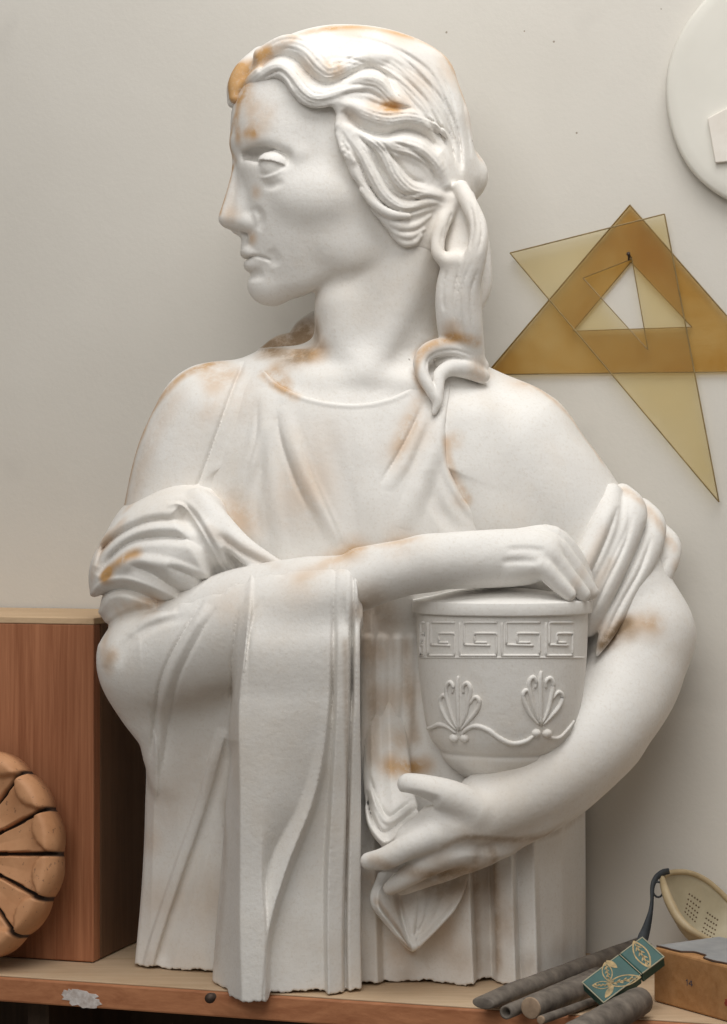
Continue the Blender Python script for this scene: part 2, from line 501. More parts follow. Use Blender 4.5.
# hand on the lid: knuckles, four fingers and the thumb behind
for (a, r) in [([(520, 541, -40), (553, 537, -34), (577, 561, -26), (590, 590, -20)], [13, 11, 9, 7]),
               ([(520, 549, -54), (551, 545, -48), (575, 570, -40), (591, 592, -34)], [14, 11.5, 9.5, 7.5]),
               ([(515, 558, -66), (546, 555, -62), (568, 578, -56), (583, 594, -50)], [14, 11.5, 9.5, 7.5]),
               ([(510, 568, -74), (538, 566, -74), (556, 582, -70), (569, 594, -66)], [13, 10.5, 8.5, 7])]:
    finger(body, a, r, 3.5)
finger(body, [(455, 566, -40), (490, 572, -26), (520, 580, -16), (545, 590, -14)], [16, 13, 11, 8], 5)
for a, b in (((505, 550), (546, 551)), ((500, 562), (540, 562))):
    body.brush([a, ((a[0] + b[0]) / 2, a[1] - 1), b], -1.2, 5, 'bump', lo=-140, hi=-20)

# ---------------------------------------------------------------- face (head-frame, mirrored about the profile plane)
def head_loft(rows, p):
    """rows: (py, front px, half width, front depth to the widest place, back depth)"""
    z = [zed(r[0], HO[1]) for r in rows]
    f = [HU(r[1]) for r in rows]
    Z, f = smooth_table(z, f)
    W = smooth_table(z, [r[2] for r in rows])[1]; A = smooth_table(z, [r[3] for r in rows])[1]; B = smooth_table(z, [r[4] for r in rows])[1]
    return dict(z=Z, cl=np.zeros_like(Z), W=W, cb=f + A, A=A, B=B, p=p)
def head_box(field, fn, py0, py1, k=0.0, mode='u', off=0.0, w=130):
    lo = np.array([HO[0] - 190, HO[1] - 150, zed(py1, 90)]); hi = np.array([HO[0] + 190, HO[1] + 150, zed(py0, 90)])
    field.comb(lo, hi, fn, k, mode, True, off)

FACE = [(52, 300, 30, 60, 70), (65, 262, 48, 80, 90), (80, 244, 57, 92, 100), (100, 235, 63, 98, 105), (120, 231, 66, 100, 108), (140, 231, 68, 98, 110), (158, 233, 68.5, 98, 110), (175, 236, 69, 98, 110),
        (195, 240, 69, 98, 108), (215, 243, 67, 98, 104), (235, 245, 62, 98, 100), (250, 246, 57, 97, 96), (265, 247.5, 51, 96, 90), (280, 250.5, 44, 92, 84), (292, 253, 37, 84, 78), (303, 261, 28, 70, 66), (312, 275, 18, 50, 50)]
face = Field('face')
ft = head_loft(FACE, 2.25)
def face_d(p):
    u, w = to_head(p.X, p.Y)
    return d_loft(w, u, p.Z, ft)
head_box(face, face_d, 40, 316)
# jaw: cut the underside back to the ear
jx = [(252, 304.5), (275, 304), (305, 295), (340, 279), (365, 264), (385, 245), (400, 222), (410, 190)]
jaw_poly = np.array([(HU(a), zed(b, HO[1])) for a, b in jx] + [(HU(620), zed(190, 70)), (HU(620), zed(-60, 70)), (HU(60), zed(-60, 70)), (HU(60), zed(306, 70)), ], float)
def jaw_d(p):
    u, w = to_head(p.X, p.Y)
    return d_poly2(u.astype(np.float32), p.Z, jaw_poly)
head_box(face, jaw_d, 0, 330, 16, 'i')
# cheek bone, jaw corner, chin
face.ball((318, 196, 55), (34, 15, 20), k=22, sym=True)
face.ball((356, 244, 51), (26, 11, 22), k=24, sym=True)
face.ball((269, 287, 0), (19, 20, 17), k=14, sym=True)
# brow
face.chain([(242, 143, 4), (250, 141, 14), (266, 138, 30), (286, 144, 46), (300, 154, 57)], [8, 9, 8.5, 7, 5], k=12, sym=True)
# socket
face.chain([(251, 155, 22), (265, 154, 43), (284, 158, 58)], [7, 7.5, 4.5], k=12, mode='s', sym=True)
face.brush([(262, 184), (272, 186), (284, 181)], -1.8, 6, 'bump', sym=True, taper=0.3)
EYE = (274.5, 168, 43)
face.ball(EYE, (14.9, 14.9, 14.9), k=2, sym=True)
# nose
face.chain([(241, 160, 0), (237.5, 175, 0), (234, 190, 0), (231, 205, 0), (228.8, 218, 0)], [7.5, 6.5, 7, 8.5, 10.6], k=6, sym=True)
face.chain([(252, 165, 5), (250, 185, 6), (247, 205, 7), (243, 219, 7)], [10, 12, 14, 14], k=8, sym=True)
face.ball((250.5, 222, 16.5), (11, 10.5, 10.5), k=4, sym=True)
face.chain([(238, 230, 0), (246, 232, 2)], [5, 5], k=5, sym=True)
face.ball((243, 234.5, 9), (7, 4, 3.5), k=3, mode='s', sym=True)
face.brush([(253, 207), (260, 213), (261.5, 222), (258.5, 231)], -2.4, 6, 'bump', sym=True, taper=0.3)
# lips
face.chain([(247, 238, 0), (246, 246, 0)], [5, 5], k=6, sym=True)
face.chain([(246.5, 252, 0), (249, 251.5, 10), (258, 255, 20), (268, 258.5, 28)], [6.2, 6.4, 4.6, 1.6], k=3.5, sym=True)
face.chain([(250, 264.5, 0), (252.5, 264.5, 9), (259, 263, 18), (267, 259.5, 26)], [6.6, 6.4, 4.6, 1.6], k=3.5, sym=True)
face.brush([(239, 257.5), (246, 258.6), (255, 256.2), (264, 258), (272, 261)], -3.2, 3.4, 'crease', sym=True, taper=0.1)
face.brush([(246, 275), (255, 275), (264, 273)], -2.6, 8, 'bump', sym=True, taper=0.3)
face.brush([(268, 250), (274, 258), (275, 267)], -2.0, 9, 'bump', sym=True, taper=0.3)
# eyelids: shells around the eyeball above and below the slit
face.lid(EYE, 18.8, [(246, 140), (246, 161), (255, 160.6), (264, 160.0), (273, 161), (282, 164.2), (296, 170.5), (306, 168), (300, 140)], k=1.6)
face.lid(EYE, 17.2, [(246, 196), (246, 178.5), (258, 178), (268, 176.2), (279, 172.2), (296, 168.6), (306, 172), (300, 196)], k=3)
face.brush([(259, 153.5), (268, 151.2), (279, 152.5), (291, 158)], -1.5, 4.5, 'bump', sym=True, taper=0.3)
face_ops = list(face.ops)
def face_field(p_sym):
    return None
# join the head to the neck
head_only = face
def merge(dst, src, k, lo, hi):
    """smooth union of a whole finished field into another"""
    def fn(p, D):
        return smin(D, src.at(p.X, p.Y, p.Z), k)
    dst.add(lo, hi, fn, False, pad=12)
merge(body, face, 9, np.array([HO[0] - 150, HO[1] - 120, zed(322, 70)]), np.array([HO[0] + 150, HO[1] + 120, zed(35, 70)]))

# ================================================================== HAIR
hair = Field('hair')
HAIR = [(26.8, 338, 5, 5.6, 6.7), (29, 320, 22, 26.8, 32.1), (32, 307, 34, 40.4, 48.4), (36, 294, 43, 53.1, 63.6), (42, 281, 52, 66.7, 79.9), (50, 268, 60, 79.8, 95.6), (58, 258, 66, 89.2, 106.9), (68, 250, 71, 96.3, 115.3), (80, 246, 75, 101.0, 120.9), (95, 246, 79, 103.3, 123.7), (115, 250, 82, 103.8, 124.3), (140, 258, 83, 101.0, 120.9), (165, 268, 84, 98.1, 117.5), (190, 282, 83, 91.6, 109.7), (212, 300, 80, 79.8, 95.6), (235, 330, 75, 62.0, 74.2), (262, 360, 64, 44.6, 53.4)]
ht = head_loft(HAIR, 2.15)
def hair_d(p):
    u, w = to_head(p.X, p.Y)
    return d_loft(w, u, p.Z, ht)
head_box(hair, hair_d, 10, 266)
hair_poly = [(222, 112), (232, 107), (238, 102), (246, 93), (258, 82), (272, 77), (282, 80), (291, 91), (300, 102), (318, 106), (332, 104), (336, 114), (334, 128), (340, 142), (346, 158), (352, 172), (357, 184), (362, 198), (370, 210), (380, 221), (390, 233), (402, 246), (420, 250), (470, 262), (540, 230), (560, -20), (200, -20), (205, 112)]
HP = np.array(hair_poly, float)
lo_h = np.array([HO[0] - 190, HO[1] - 150, zed(270, 90)]); hi_h = np.array([HO[0] + 190, HO[1] + 150, zed(10, 90)])
hair.comb(lo_h, hi_h, lambda p: d_poly2(p.px, p.py, HP), 5, 'i', True)
# fringe bump over the brow
hair.chain([(262, 60, 0), (246, 72, 4), (237, 84, 8), (235, 98, 12)], [14, 12, 9, 6], k=8, sym=True)
# waves: locks first (broad), then the strands
LOCKS = []
def lock(line, r, lift, k=6, **kw):
    hair.stroke(line, r, lift, k=k, sym=True, **kw); LOCKS.append((line, r))
lock([(246, 88), (262, 74), (278, 67), (290, 74), (300, 88), (312, 98), (326, 98), (342, 92), (358, 90)], [7, 8, 8, 8, 9, 9, 8, 7, 4], -1.5)
lock([(262, 56), (285, 46), (303, 50), (316, 64), (328, 73), (345, 68), (362, 60), (382, 60)], [9, 11, 13, 14, 12, 11, 10, 6], -6, k=6)
lock([(336, 103), (352, 108), (368, 116), (388, 121), (408, 119), (428, 124), (446, 136), (456, 156)], [2.5, 7, 9, 10, 10, 9, 7, 3], -2)
lock([(346, 82), (366, 80), (380, 84), (394, 98), (410, 106)], [5, 9, 9, 8, 5], -3)
lock([(340, 126), (350, 138), (362, 156), (372, 176), (384, 196), (402, 208), (424, 206), (442, 204)], [1.5, 6, 8, 9, 9, 8, 6, 2.5], -1.5)
lock([(352, 128), (370, 140), (384, 154), (394, 176), (410, 192), (430, 196), (446, 198)], [5, 9, 10, 10, 9, 8, 5], -2)
lock([(378, 142), (398, 146), (418, 152), (434, 166), (444, 184)], [6, 11, 12, 10, 6], -3)
lock([(344, 146), (352, 162), (360, 180), (372, 196), (386, 212), (404, 220)], [1.5, 5, 6, 7, 6, 2.5], -1.5)
lock([(338, 136), (345, 150), (354, 161)], [1.5, 4, 1.5], -0.5)
lock([(384, 218), (396, 232), (408, 239), (418, 235)], [2, 5, 5, 2], -2)
# deep waves between the locks
def cut(line, h, w, kind='crease', **kw): hair.brush(line, -h, w, kind, sym=True, **kw)
cut([(258, 72), (268, 61), (281, 56), (295, 60), (305, 70), (316, 80), (327, 84), (341, 80), (356, 72), (372, 68), (385, 74), (392, 86), (399, 100)], 6, 7, n=6, taper=0.1)
cut([(343, 110), (362, 128), (384, 134), (405, 130), (425, 136), (441, 152)], 8, 10, n=6, taper=0.1)
cut([(362, 97), (378, 104), (396, 108), (414, 108)], 3, 6)
cut([(340, 96), (356, 92), (372, 94), (386, 102)], 3, 5)
for L in ([(385, 148), (399, 164), (411, 178), (426, 184)], [(368, 150), (380, 172), (393, 193), (410, 200), (430, 198), (446, 204)], [(348, 148), (360, 165), (369, 185), (384, 204), (404, 212), (424, 208), (440, 205)],
          [(352, 176), (365, 200), (385, 216), (410, 220)], [(392, 142), (412, 150), (428, 164), (438, 184)], [(376, 158), (388, 180), (402, 194), (424, 194)], [(356, 134), (372, 150), (384, 170), (392, 184)]):
    cut(L, 3.4, 4.6, n=6)
# fine strands running along every lock
rs = random.Random(3)
for line, r in LOCKS:
    L = catmull(line, 3); rr_ = np.interp(np.linspace(0, 1, len(L)), np.linspace(0, 1, len(r)), r)
    T_ = np.gradient(L, axis=0); T_ /= np.linalg.norm(T_, axis=1)[:, None] + 1e-9
    for o_ in (-0.55, -0.18, 0.2, 0.6):
        q = L + np.stack([-T_[:, 1], T_[:, 0]], 1) * (rr_ * (o_ + 0.12 * (rs.random() - .5)))[:, None]
        a_ = rs.randint(0, 3); b_ = len(q) - rs.randint(0, 3)
        hair.brush(q[a_:b_], -0.9 - 0.8 * rs.random(), 2.3 + rs.random(), 'crease', sym=True, n=2)
# fine combed strands over the crown
for i in range(19):
    a = i / 18
    L = [(300 + 22 * a, 36 + 30 * a), (345 + 12 * a, 33 + 34 * a), (392 - 2 * a, 44 + 38 * a), (428 - 12 * a, 70 + 40 * a), (448 - 14 * a, 104 + 28 * a), (458 - 8 * a, 140 + 20 * a), (464 - 4 * a, 168 + 8 * a)]
    j_ = [(x + 5 * (rs.random() - .5), y + 5 * (rs.random() - .5)) for x, y in L]
    hair.brush(j_[rs.randint(0, 2):7 - rs.randint(0, 1)], -1.1 - 1.0 * rs.random(), 3.6 + 2.8 * rs.random(), 'crease', sym=True, n=6)
for i in range(7):
    a = i / 6
    hair.brush([(268 + 6 * a, 70 - 13 * a), (284 + 4 * a, 62 - 14 * a), (302 + 4 * a, 74 - 16 * a), (322, 90 - 18 * a), (344, 88 - 19 * a), (364, 80 - 18 * a)], -0.9, 2.4, 'crease', sym=True, n=6)
for i in range(6):
    a = i / 5
    hair.brush([(352, 108 + 8 * a), (376, 115 + 10 * a), (402, 114 + 10 * a), (426, 120 + 10 * a), (446, 138 + 9 * a)], -0.8, 2.4, 'crease', sym=True, n=6)
for L in ([(300, 70), (312, 84), (326, 88), (344, 84)], [(290, 78), (302, 94), (318, 101), (334, 98)], [(266, 78), (278, 71), (287, 76), (296, 90)]):
    hair.brush(L, -1.2, 2.6, 'crease', sym=True, n=6)
# small curls in front of the ear
for L, r in (([(372, 206), (384, 218), (398, 226), (414, 226), (430, 216)], [1.5, 4, 5, 4, 1.5]), ([(384, 222), (396, 233), (410, 236), (424, 229)], [1.5, 3.5, 4, 1.5]), ([(394, 236), (404, 243), (414, 242), (420, 236)], [2.5, 4, 4, 2.5]),
             ([(362, 190), (374, 204), (390, 214), (408, 216)], [3, 4.5, 5, 3])):
    hair.stroke(L, r, -0.5, k=2, sym=True, base=hair)
for L in ([(446, 60), (460, 90), (467, 125), (471, 158)], [(438, 68), (452, 100), (459, 136), (463, 166)], [(430, 78), (444, 108), (451, 140), (456, 168)], [(452, 66), (466, 100), (472, 130), (477, 160)]):
    hair.brush(L, -2.2, 4.2, 'crease', sym=True, n=6)
# bun at the nape and the tail tied below it
hair.ball((464, 176, 0), (25, 24, 26), k=12, sym=True)
hair.chain([(456, 120, 20), (462, 150, 22), (466, 176, 22)], [12, 11, 10], k=8, sym=True)
hair.ball((461, 184, 28), (7, 8, 7), k=5, mode='s', sym=True)
# outer strand of the tail: loops out, comes back and runs down to the shoulder
hair.chain([(461, 188, 18), (470, 206, 8), (478, 226, 2), (478, 246, 0), (473, 264, 4), (468, 284, 10), (466, 306, 16), (467, 330, 24), (470, 358, 40)], [8, 8.5, 9, 10, 12, 13, 14, 15, 14], k=5)
hair.chain([(463, 200, 36), (463, 230, 36), (461, 258, 30), (461, 285, 26), (462, 315, 30), (465, 358, 48)], [14, 18, 20, 20, 20, 19], k=8)
hair.chain([(450, 204, 24), (443, 222, 14), (438, 240, 10), (439, 254, 7), (448, 261, 6), (460, 259, 8)], [9, 8, 7, 7, 6.5, 5], k=6)
hair.chain([(454, 262, 10), (449, 282, 14), (448, 304, 18), (450, 326, 24), (453, 350, 40)], [10, 12, 13, 13, 12], k=8)
hair.ball((462, 232, 40), (19, 16, 30), k=6)
for L in ([(460, 264), (455, 288), (454, 312), (458, 338)], [(471, 262), (463, 284), (460, 308), (463, 338)], [(478, 268), (471, 292), (471, 318), (473, 342)], [(477, 208), (482, 230), (478, 254)], [(470, 202), (474, 226), (470, 250)], [(447, 270), (443, 290), (444, 312)], [(465, 262), (459, 285), (457, 310), (460, 336)]):
    hair.brush(L, -1.9, 3.6, 'crease', lo=-60, hi=60, n=6)
for L in ([(444, 226), (441, 244), (448, 257)], [(452, 212), (446, 230)]):
    hair.brush(L, -1.2, 3, 'crease', lo=-60, hi=60, n=6)
# locks behind, on the far side of the neck
hair.chain([(474, 225, 60), (482, 262, 62), (482, 290, 62), (472, 312, 60)], [13, 10, 9, 8], k=6)
hair.chain([(330, 318, 118), (308, 330, 110), (296, 342, 104), (280, 346, 98), (264, 356, 94)], [16, 14, 12, 11, 9], k=6)
hair.chain([(316, 340, 104), (300, 352, 92), (278, 360, 82)], [14, 12, 9], k=6)
# the lock curling forward over the shoulder
hair.chain([(480, 366, 44), (464, 353, 30), (446, 347, 24), (429, 351, 20), (421, 362, 15), (424, 376, 9), (432, 390, 5), (437, 402, 3), (434, 413, 2)], [9, 11, 10, 9, 8, 7.5, 7, 5, 2.5], k=3)
hair.chain([(482, 376, 40), (464, 368, 26), (448, 369, 19), (439, 377, 12), (438, 390, 7), (439, 402, 4)], [8, 10, 8, 7, 6, 3], k=3)
hair.ball((456, 362, 38), (24, 16, 16), k=6)
hair.brush([(472, 362), (452, 357), (436, 361), (430, 371), (434, 384), (438, 396)], -3.0, 4, 'crease', lo=-60, hi=90, n=6)
hair.brush([(474, 356), (452, 350), (432, 355), (426, 366), (430, 380)], -1.5, 3, 'crease', lo=-60, hi=90, n=6)

# ================================================================== DRESS
dress = Field('dress')
add_loft(dress, TORSO, 90, 2.3)
# skirt block: straight pleats down to the plinth line
dress.sheet([600, 720, 850, 992], [
    ([350, 350, 350, 350], [8, 6, 4, 2]), ([372, 372, 374, 378], [0, -3, -5, -6]), ([379, 380, 381, 384], [10, 9, 9, 8]), ([420, 421, 422, 424], [12, 11, 10, 9]), ([436, 438, 440, 444], [10, 7, 4, 2]),
    ([463, 466, 469, 474.5], [0, -6, -12, -14]), ([466, 469, 472, 478], [14, 13, 12, 11]), ([484, 486, 489, 493], [24, 24, 22, 20]), ([489, 491, 494, 498], [10, 6, 4, 3]),
    ([508, 510, 512, 516.5], [-2, -6, -8, -9]), ([512, 514, 516, 520.5], [14, 14, 13, 12]), ([530, 532, 534, 538], [10, 8, 4, 1]), ([534, 536, 538, 542], [20, 20, 18, 17]), ([560, 561, 562, 563], [52, 52, 50, 50]), ([584, 585, 585.5, 586], [112, 110, 108, 106])],
    150, k=4, rnd=3, pleat_rnd=2)
# upright folds between the hanging cloth and the jar
for (x0, x1, r) in ((368, 366, 6), (382, 378, 7), (398, 392, 6), (410, 404, 6)):
    dress.stroke([(x0, 640), (x0 - 1, 700), (x1, 760), (x1 - 2, 800)], [r, r, r, r * .6], -2.5, k=3)
# neck opening and arm openings
dress.prism([(258, 330), (262, 366), (275, 383), (300, 396), (330, 403), (362, 404.5), (392, 398), (412, 387), (428, 372), (448, 360), (470, 330)], -150, 300, k=3, mode='s', n=4)
dress.prism([(249, 340), (247, 358), (236, 386), (222, 425), (206, 470), (196, 500), (190, 560), (60, 560), (60, 340)], -150, 300, k=3, mode='s', n=1)
dress.prism([(457, 340), (452, 380), (443, 425), (447, 468), (462, 500), (492, 530), (540, 560), (700, 560), (700, 340)], -150, 300, k=3, mode='s', n=1)
# strap over the shoulder, bodice folds
def fold(line, h, w, kind='bump', **kw): dress.brush(line, h, w, kind, lo=-120, hi=110, n=6, **kw)
fold([(262, 366), (275, 384), (302, 397), (332, 404), (362, 405), (392, 399), (414, 388)], 1.2, 4.5, taper=0.05)
fold([(268, 388), (264, 420), (250, 462), (232, 498)], 4, 15, taper=0.35)
fold([(284, 405), (290, 436), (304, 474), (322, 510), (340, 544)], 5, 13, taper=0.3)
fold([(276, 408), (281, 440), (294, 478), (308, 510)], -2.6, 5, 'crease', taper=0.3)
fold([(300, 440), (312, 476), (328, 512), (342, 545)], -2.4, 5, 'crease', taper=0.3)
fold([(258, 400), (256, 436), (246, 470), (236, 496)], -2.2, 6, 'crease', taper=0.3)
fold([(272, 420), (272, 470), (276, 520), (284, 562)], 3, 12, taper=0.35)
fold([(262, 430), (260, 470), (256, 510), (262, 540)], -2.0, 8, taper=0.35)
fold([(424, 402), (411, 430), (397, 456), (380, 484)], -3.2, 5, 'crease', taper=0.25)
fold([(430, 404), (418, 434), (404, 464), (388, 490)], 3, 8, taper=0.3)
fold([(440, 408), (434, 446), (420, 488), (404, 530)], 5, 15, taper=0.35)
fold([(360, 408), (364, 450), (368, 500), (372, 542)], 2.0, 16, taper=0.3)
fold([(452, 388), (441, 428), (445, 468), (466, 506), (486, 526)], 2.2, 7, taper=0.2)
fold([(428, 470), (432, 496), (446, 520), (462, 534)], -3, 11, taper=0.35)
fold([(330, 420), (336, 460), (346, 500), (350, 540)], -1.8, 14, taper=0.3)

# ================================================================== MANTLE (shawl over both arms, the long hanging end)
mantle = Field('mantle')
# round the right upper arm
mantle.chain([(204, 516, 12), (184, 530, 20), (158, 550, 38), (140, 575, 56), (138, 592, 70)], [24, 42, 50, 52, 46], k=10)
mantle.chain([(190, 522, 60), (160, 550, 80), (145, 590, 95)], [55, 58, 50], k=10)
mantle.chain([(205, 545, -4), (180, 565, 8), (150, 590, 28)], [34, 38, 34], k=10)
mantle.chain([(199, 500, 2), (214, 520, -8), (240, 547, -20), (268, 564, -28), (292, 574, -34)], [12, 14, 13, 10, 6], k=6)
mantle.ball((218, 562, 22), (34, 36, 34), k=8)
# sleeve over elbow and forearm
mantle.chain([(158, 640, 45), (150, 664, 38), (200, 645, 2), (250, 622, -28), (300, 606, -48), (348, 594, -64)], [52, 52, 54, 48, 42, 32], k=10)
mantle.chain([(150, 655, 58), (151, 692, 52), (162, 735, 58), (168, 775, 66)], [50, 41, 25, 16], k=14)
mantle.prism([(330, 540), (354, 548), (362, 640), (420, 640), (420, 520), (340, 520)], -200, 200, k=2, mode='s')
# hanging cloth below the elbow
mantle.sheet([650, 700, 755, 810, 880, 972], [
    ([124, 132, 145, 145, 142, 134], [60, 66, 80, 86, 86, 84]), ([138, 144, 155, 154, 152, 147], [22, 34, 56, 68, 74, 79]), ([170, 172, 178, 178, 176, 172], [-2, 10, 34, 52, 62, 68]),
    ([214, 212, 206, 205, 205, 206], [-12, 4, 28, 44, 52, 57]), ([250, 250, 250, 250, 250, 250], [-10, 0, 26, 42, 50, 56])], 130, k=20, rnd=4)
# long hanging end
mantle.sheet([572, 628, 700, 800, 870, 930, 1004], [
    ([243, 240, 231, 226, 221, 216, 210.5], [24, -44, -36, -15, -2, 4, 10]), ([250, 247.25, 239, 240, 240, 240, 242], [-20, -84, -86, -74, -66, -64, -62]), ([259, 259.5, 261, 262, 262, 265, 261], [-32, -86, -88, -76, -67, -66, -64]), ([326, 325, 322, 300, 267, 267, 263], [-54, -92, -89, -67, -51, -62, -60]), ([331, 330.5, 329, 313, 286, 269, 265], [-54, -92, -90, -73, -66, -64, -62]), ([333, 332.75, 332, 319, 293, 274, 269], [-52, -90, -83, -58, -46, -44, -42]), ([335, 334.75, 334, 328, 324, 324, 325], [-52, -90, -83, -55, -41, -38, -35]), ([339, 338.5, 337, 332, 328, 327, 328], [-57, -95, -92, -71, -60, -56, -52]), ([349, 349, 349, 346, 344, 343, 343], [-56, -94, -89, -65, -53, -47, -42]), ([351, 351, 351, 348, 346, 345, 346], [-48, -85, -78, -49, -35, -29, -25]), ([354, 354, 354, 351, 349, 348, 349], [-55, -93, -88, -63, -49, -42, -36]), ([360, 360, 360, 361, 361, 361, 362], [-52, -90, -85, -57, -43, -36, -30])],
    40, k=12, rnd=2.5, pleat_rnd=2)
def mf(line, h, w, kind='bump', lo=-160, hi=140, **kw): mantle.brush(line, h, w, kind, lo=lo, hi=hi, n=6, **kw)
# folds of the shawl (dark grooves with a lit lip above)
mf([(96, 566), (104, 548), (124, 532), (152, 521), (188, 520)], -7, 9, 'crease')
mf([(98, 576), (112, 556), (134, 541), (164, 537), (188, 540), (202, 548)], -9, 10, 'crease')
mf([(176, 509), (190, 523), (205, 548), (218, 571), (230, 585)], -11, 14, 'bump', taper=0.12)
mf([(166, 504), (181, 503), (195, 518), (210, 543), (224, 567), (238, 584)], 2.5, 7, 'step', under=0.4, taper=0.1)
mf([(128, 564), (150, 573), (174, 588), (196, 600)], -7, 10, 'crease')
mf([(166, 566), (194, 577), (226, 592)], -7, 9, 'crease')
mf([(112, 568), (140, 562), (170, 566), (210, 582)], 4, 10)
mf([(92, 608), (104, 592), (122, 587), (144, 593), (174, 606)], -9, 10, 'bump', taper=0.05)
mf([(90, 604), (103, 588), (122, 582), (144, 588), (174, 603)], 3.5, 8, 'bump', taper=0.08)
mf([(92, 609), (104, 594), (122, 589), (144, 595), (172, 607)], -5, 5, 'crease', taper=0.05)
mf([(218, 534), (245, 554), (288, 573)], -6, 9, 'crease')
mf([(222, 548), (238, 568), (246, 584)], -5, 9, 'crease')
# seam between arm and sleeve, sleeve strips
mf([(98, 645), (112, 624), (140, 611), (180, 606)], -3.0, 7, 'bump')
mf([(208, 604), (188, 637), (169, 678), (161, 716), (156, 775)], 3.2, 7.0, 'bump', taper=0.12)
mf([(204, 600), (182, 634), (162, 676), (155, 716), (151, 760)], -3.2, 4.5, 'crease', taper=0.12)
mf([(217, 606), (197, 640), (178, 680), (169, 720), (163, 770)], -2.6, 4.5, 'crease', taper=0.12)
mf([(178, 612), (140, 622), (116, 642), (106, 668)], 2.5, 9)
mf([(190, 616), (160, 624), (132, 642), (118, 668)], -1.5, 7)
mf([(352, 545), (353, 580), (353, 620), (352, 720)], -3.5, 4.0, 'crease', taper=0.2)
mf([(337, 556), (334, 590), (333, 630), (332, 720)], -2.2, 4.5, 'crease', taper=0.2)
mf([(264, 596), (255, 612), (250, 640), (246, 700)], -2.2, 5, 'crease', taper=0.3)
mf([(246, 598), (237, 618), (233, 650), (230, 720)], -2.6, 5, 'crease', taper=0.25)
# slanting ridge low on the left
mf([(222, 728), (212, 768), (197, 818), (176, 878), (156, 938), (144, 982)], 5, 6.5, 'flat', taper=0.12)
mf([(230, 740), (222, 772), (207, 824), (187, 884), (168, 944), (160, 974)], -5, 12, 'bump', taper=0.08)
# mantle on the left arm: fan of heavy folds
mantle.chain([(612, 494, 44), (604, 524, 20), (585, 566, 8), (566, 590, 10)], [11, 15, 16, 12], k=4)
mantle.chain([(622, 494, 66), (630, 514, 40), (616, 552, 22), (600, 590, 12), (588, 626, 14)], [12, 18, 18, 17, 12], k=4)
mantle.chain([(640, 510, 80), (650, 528, 60), (640, 560, 40), (622, 596, 24), (608, 630, 10), (597, 655, 4)], [14, 17, 17, 14, 9, 2.5], k=4)
mantle.chain([(655, 532, 96), (668, 548, 80), (660, 574, 62), (640, 604, 46)], [14, 14, 13, 9], k=4)
mantle.chain([(600, 520, 70), (600, 560, 60), (590, 610, 40)], [30, 36, 26], k=8)
for L, h_, w_ in (([(618, 506), (606, 540), (590, 575), (576, 600)], -4, 7), ([(634, 512), (624, 546), (606, 584), (592, 616)], -3, 5), ([(652, 536), (640, 570), (620, 606), (604, 640)], -3.5, 5), ([(645, 520), (640, 548), (624, 580), (606, 616)], -2, 5), ([(628, 500), (628, 524), (612, 560), (598, 592)], -1.8, 5), ([(668, 556), (652, 580), (634, 604)], -2.5, 5)):
    mantle.brush(L, h_, w_, 'crease', lo=-80, hi=140, n=6)
# cloth caught between thumb and finger, swallowtail below the hand
mantle.sheet([680, 740, 790, 815, 834, 850], [([364, 364, 364, 367, 373, 384], [22, -4, -24, -38, -48, -54]), ([371, 372, 373, 375, 380, 387], [20, -14, -36, -50, -58, -62]), ([380, 381, 383, 384, 387, 390], [24, -8, -34, -48, -56, -60]),
    ([388, 390, 392, 394, 396, 394], [22, -14, -40, -54, -60, -60]), ([404, 408, 414, 418, 412, 400], [28, 2, -34, -54, -58, -58])], 40, k=4, rnd=4, pleat_rnd=3)
for L, h_ in (([(367, 790), (371, 814), (383, 832), (398, 824), (418, 808)], 4.5), ([(370, 776), (377, 800), (388, 816), (400, 810), (414, 799)], 3.0)):
    mf(L, -h_, 4.5, 'crease', taper=0.15)
for L, h_ in (([(366, 804), (370, 826), (384, 842), (402, 830), (421, 812)], 3.0), ([(371, 788), (378, 808), (387, 822), (400, 815), (416, 803)], 2.5)):
    mf(L, h_, 4.0, 'bump', taper=0.15)
mantle.sheet([872, 905, 930, 952], [([378, 371, 392, 411], [-16, -30, -30, -26]), ([386, 378, 396, 412], [-20, -40, -38, -30]), ([404, 400, 404, 412.5], [-14, -16, -22, -29]), ([420, 420, 418, 413], [-14, -22, -26, -29]), ([432, 428, 420, 413.5], [-10, -14, -22, -28]), ([470, 458, 436, 414], [-18, -30, -32, -26])], 14, k=2, rnd=2)

for L, h_ in (([(396, 892), (402, 915), (411, 940)], -3), ([(420, 892), (419, 915), (414, 938)], -3), ([(374, 903), (390, 928), (411, 950)], 2.5), ([(456, 905), (436, 928), (414, 950)], 2.5), ([(440, 890), (430, 915), (418, 934)], -2)):
    mf(L, h_, 5, 'bump', taper=0.1)
for f_ in (dress, mantle): f_.base_cut()
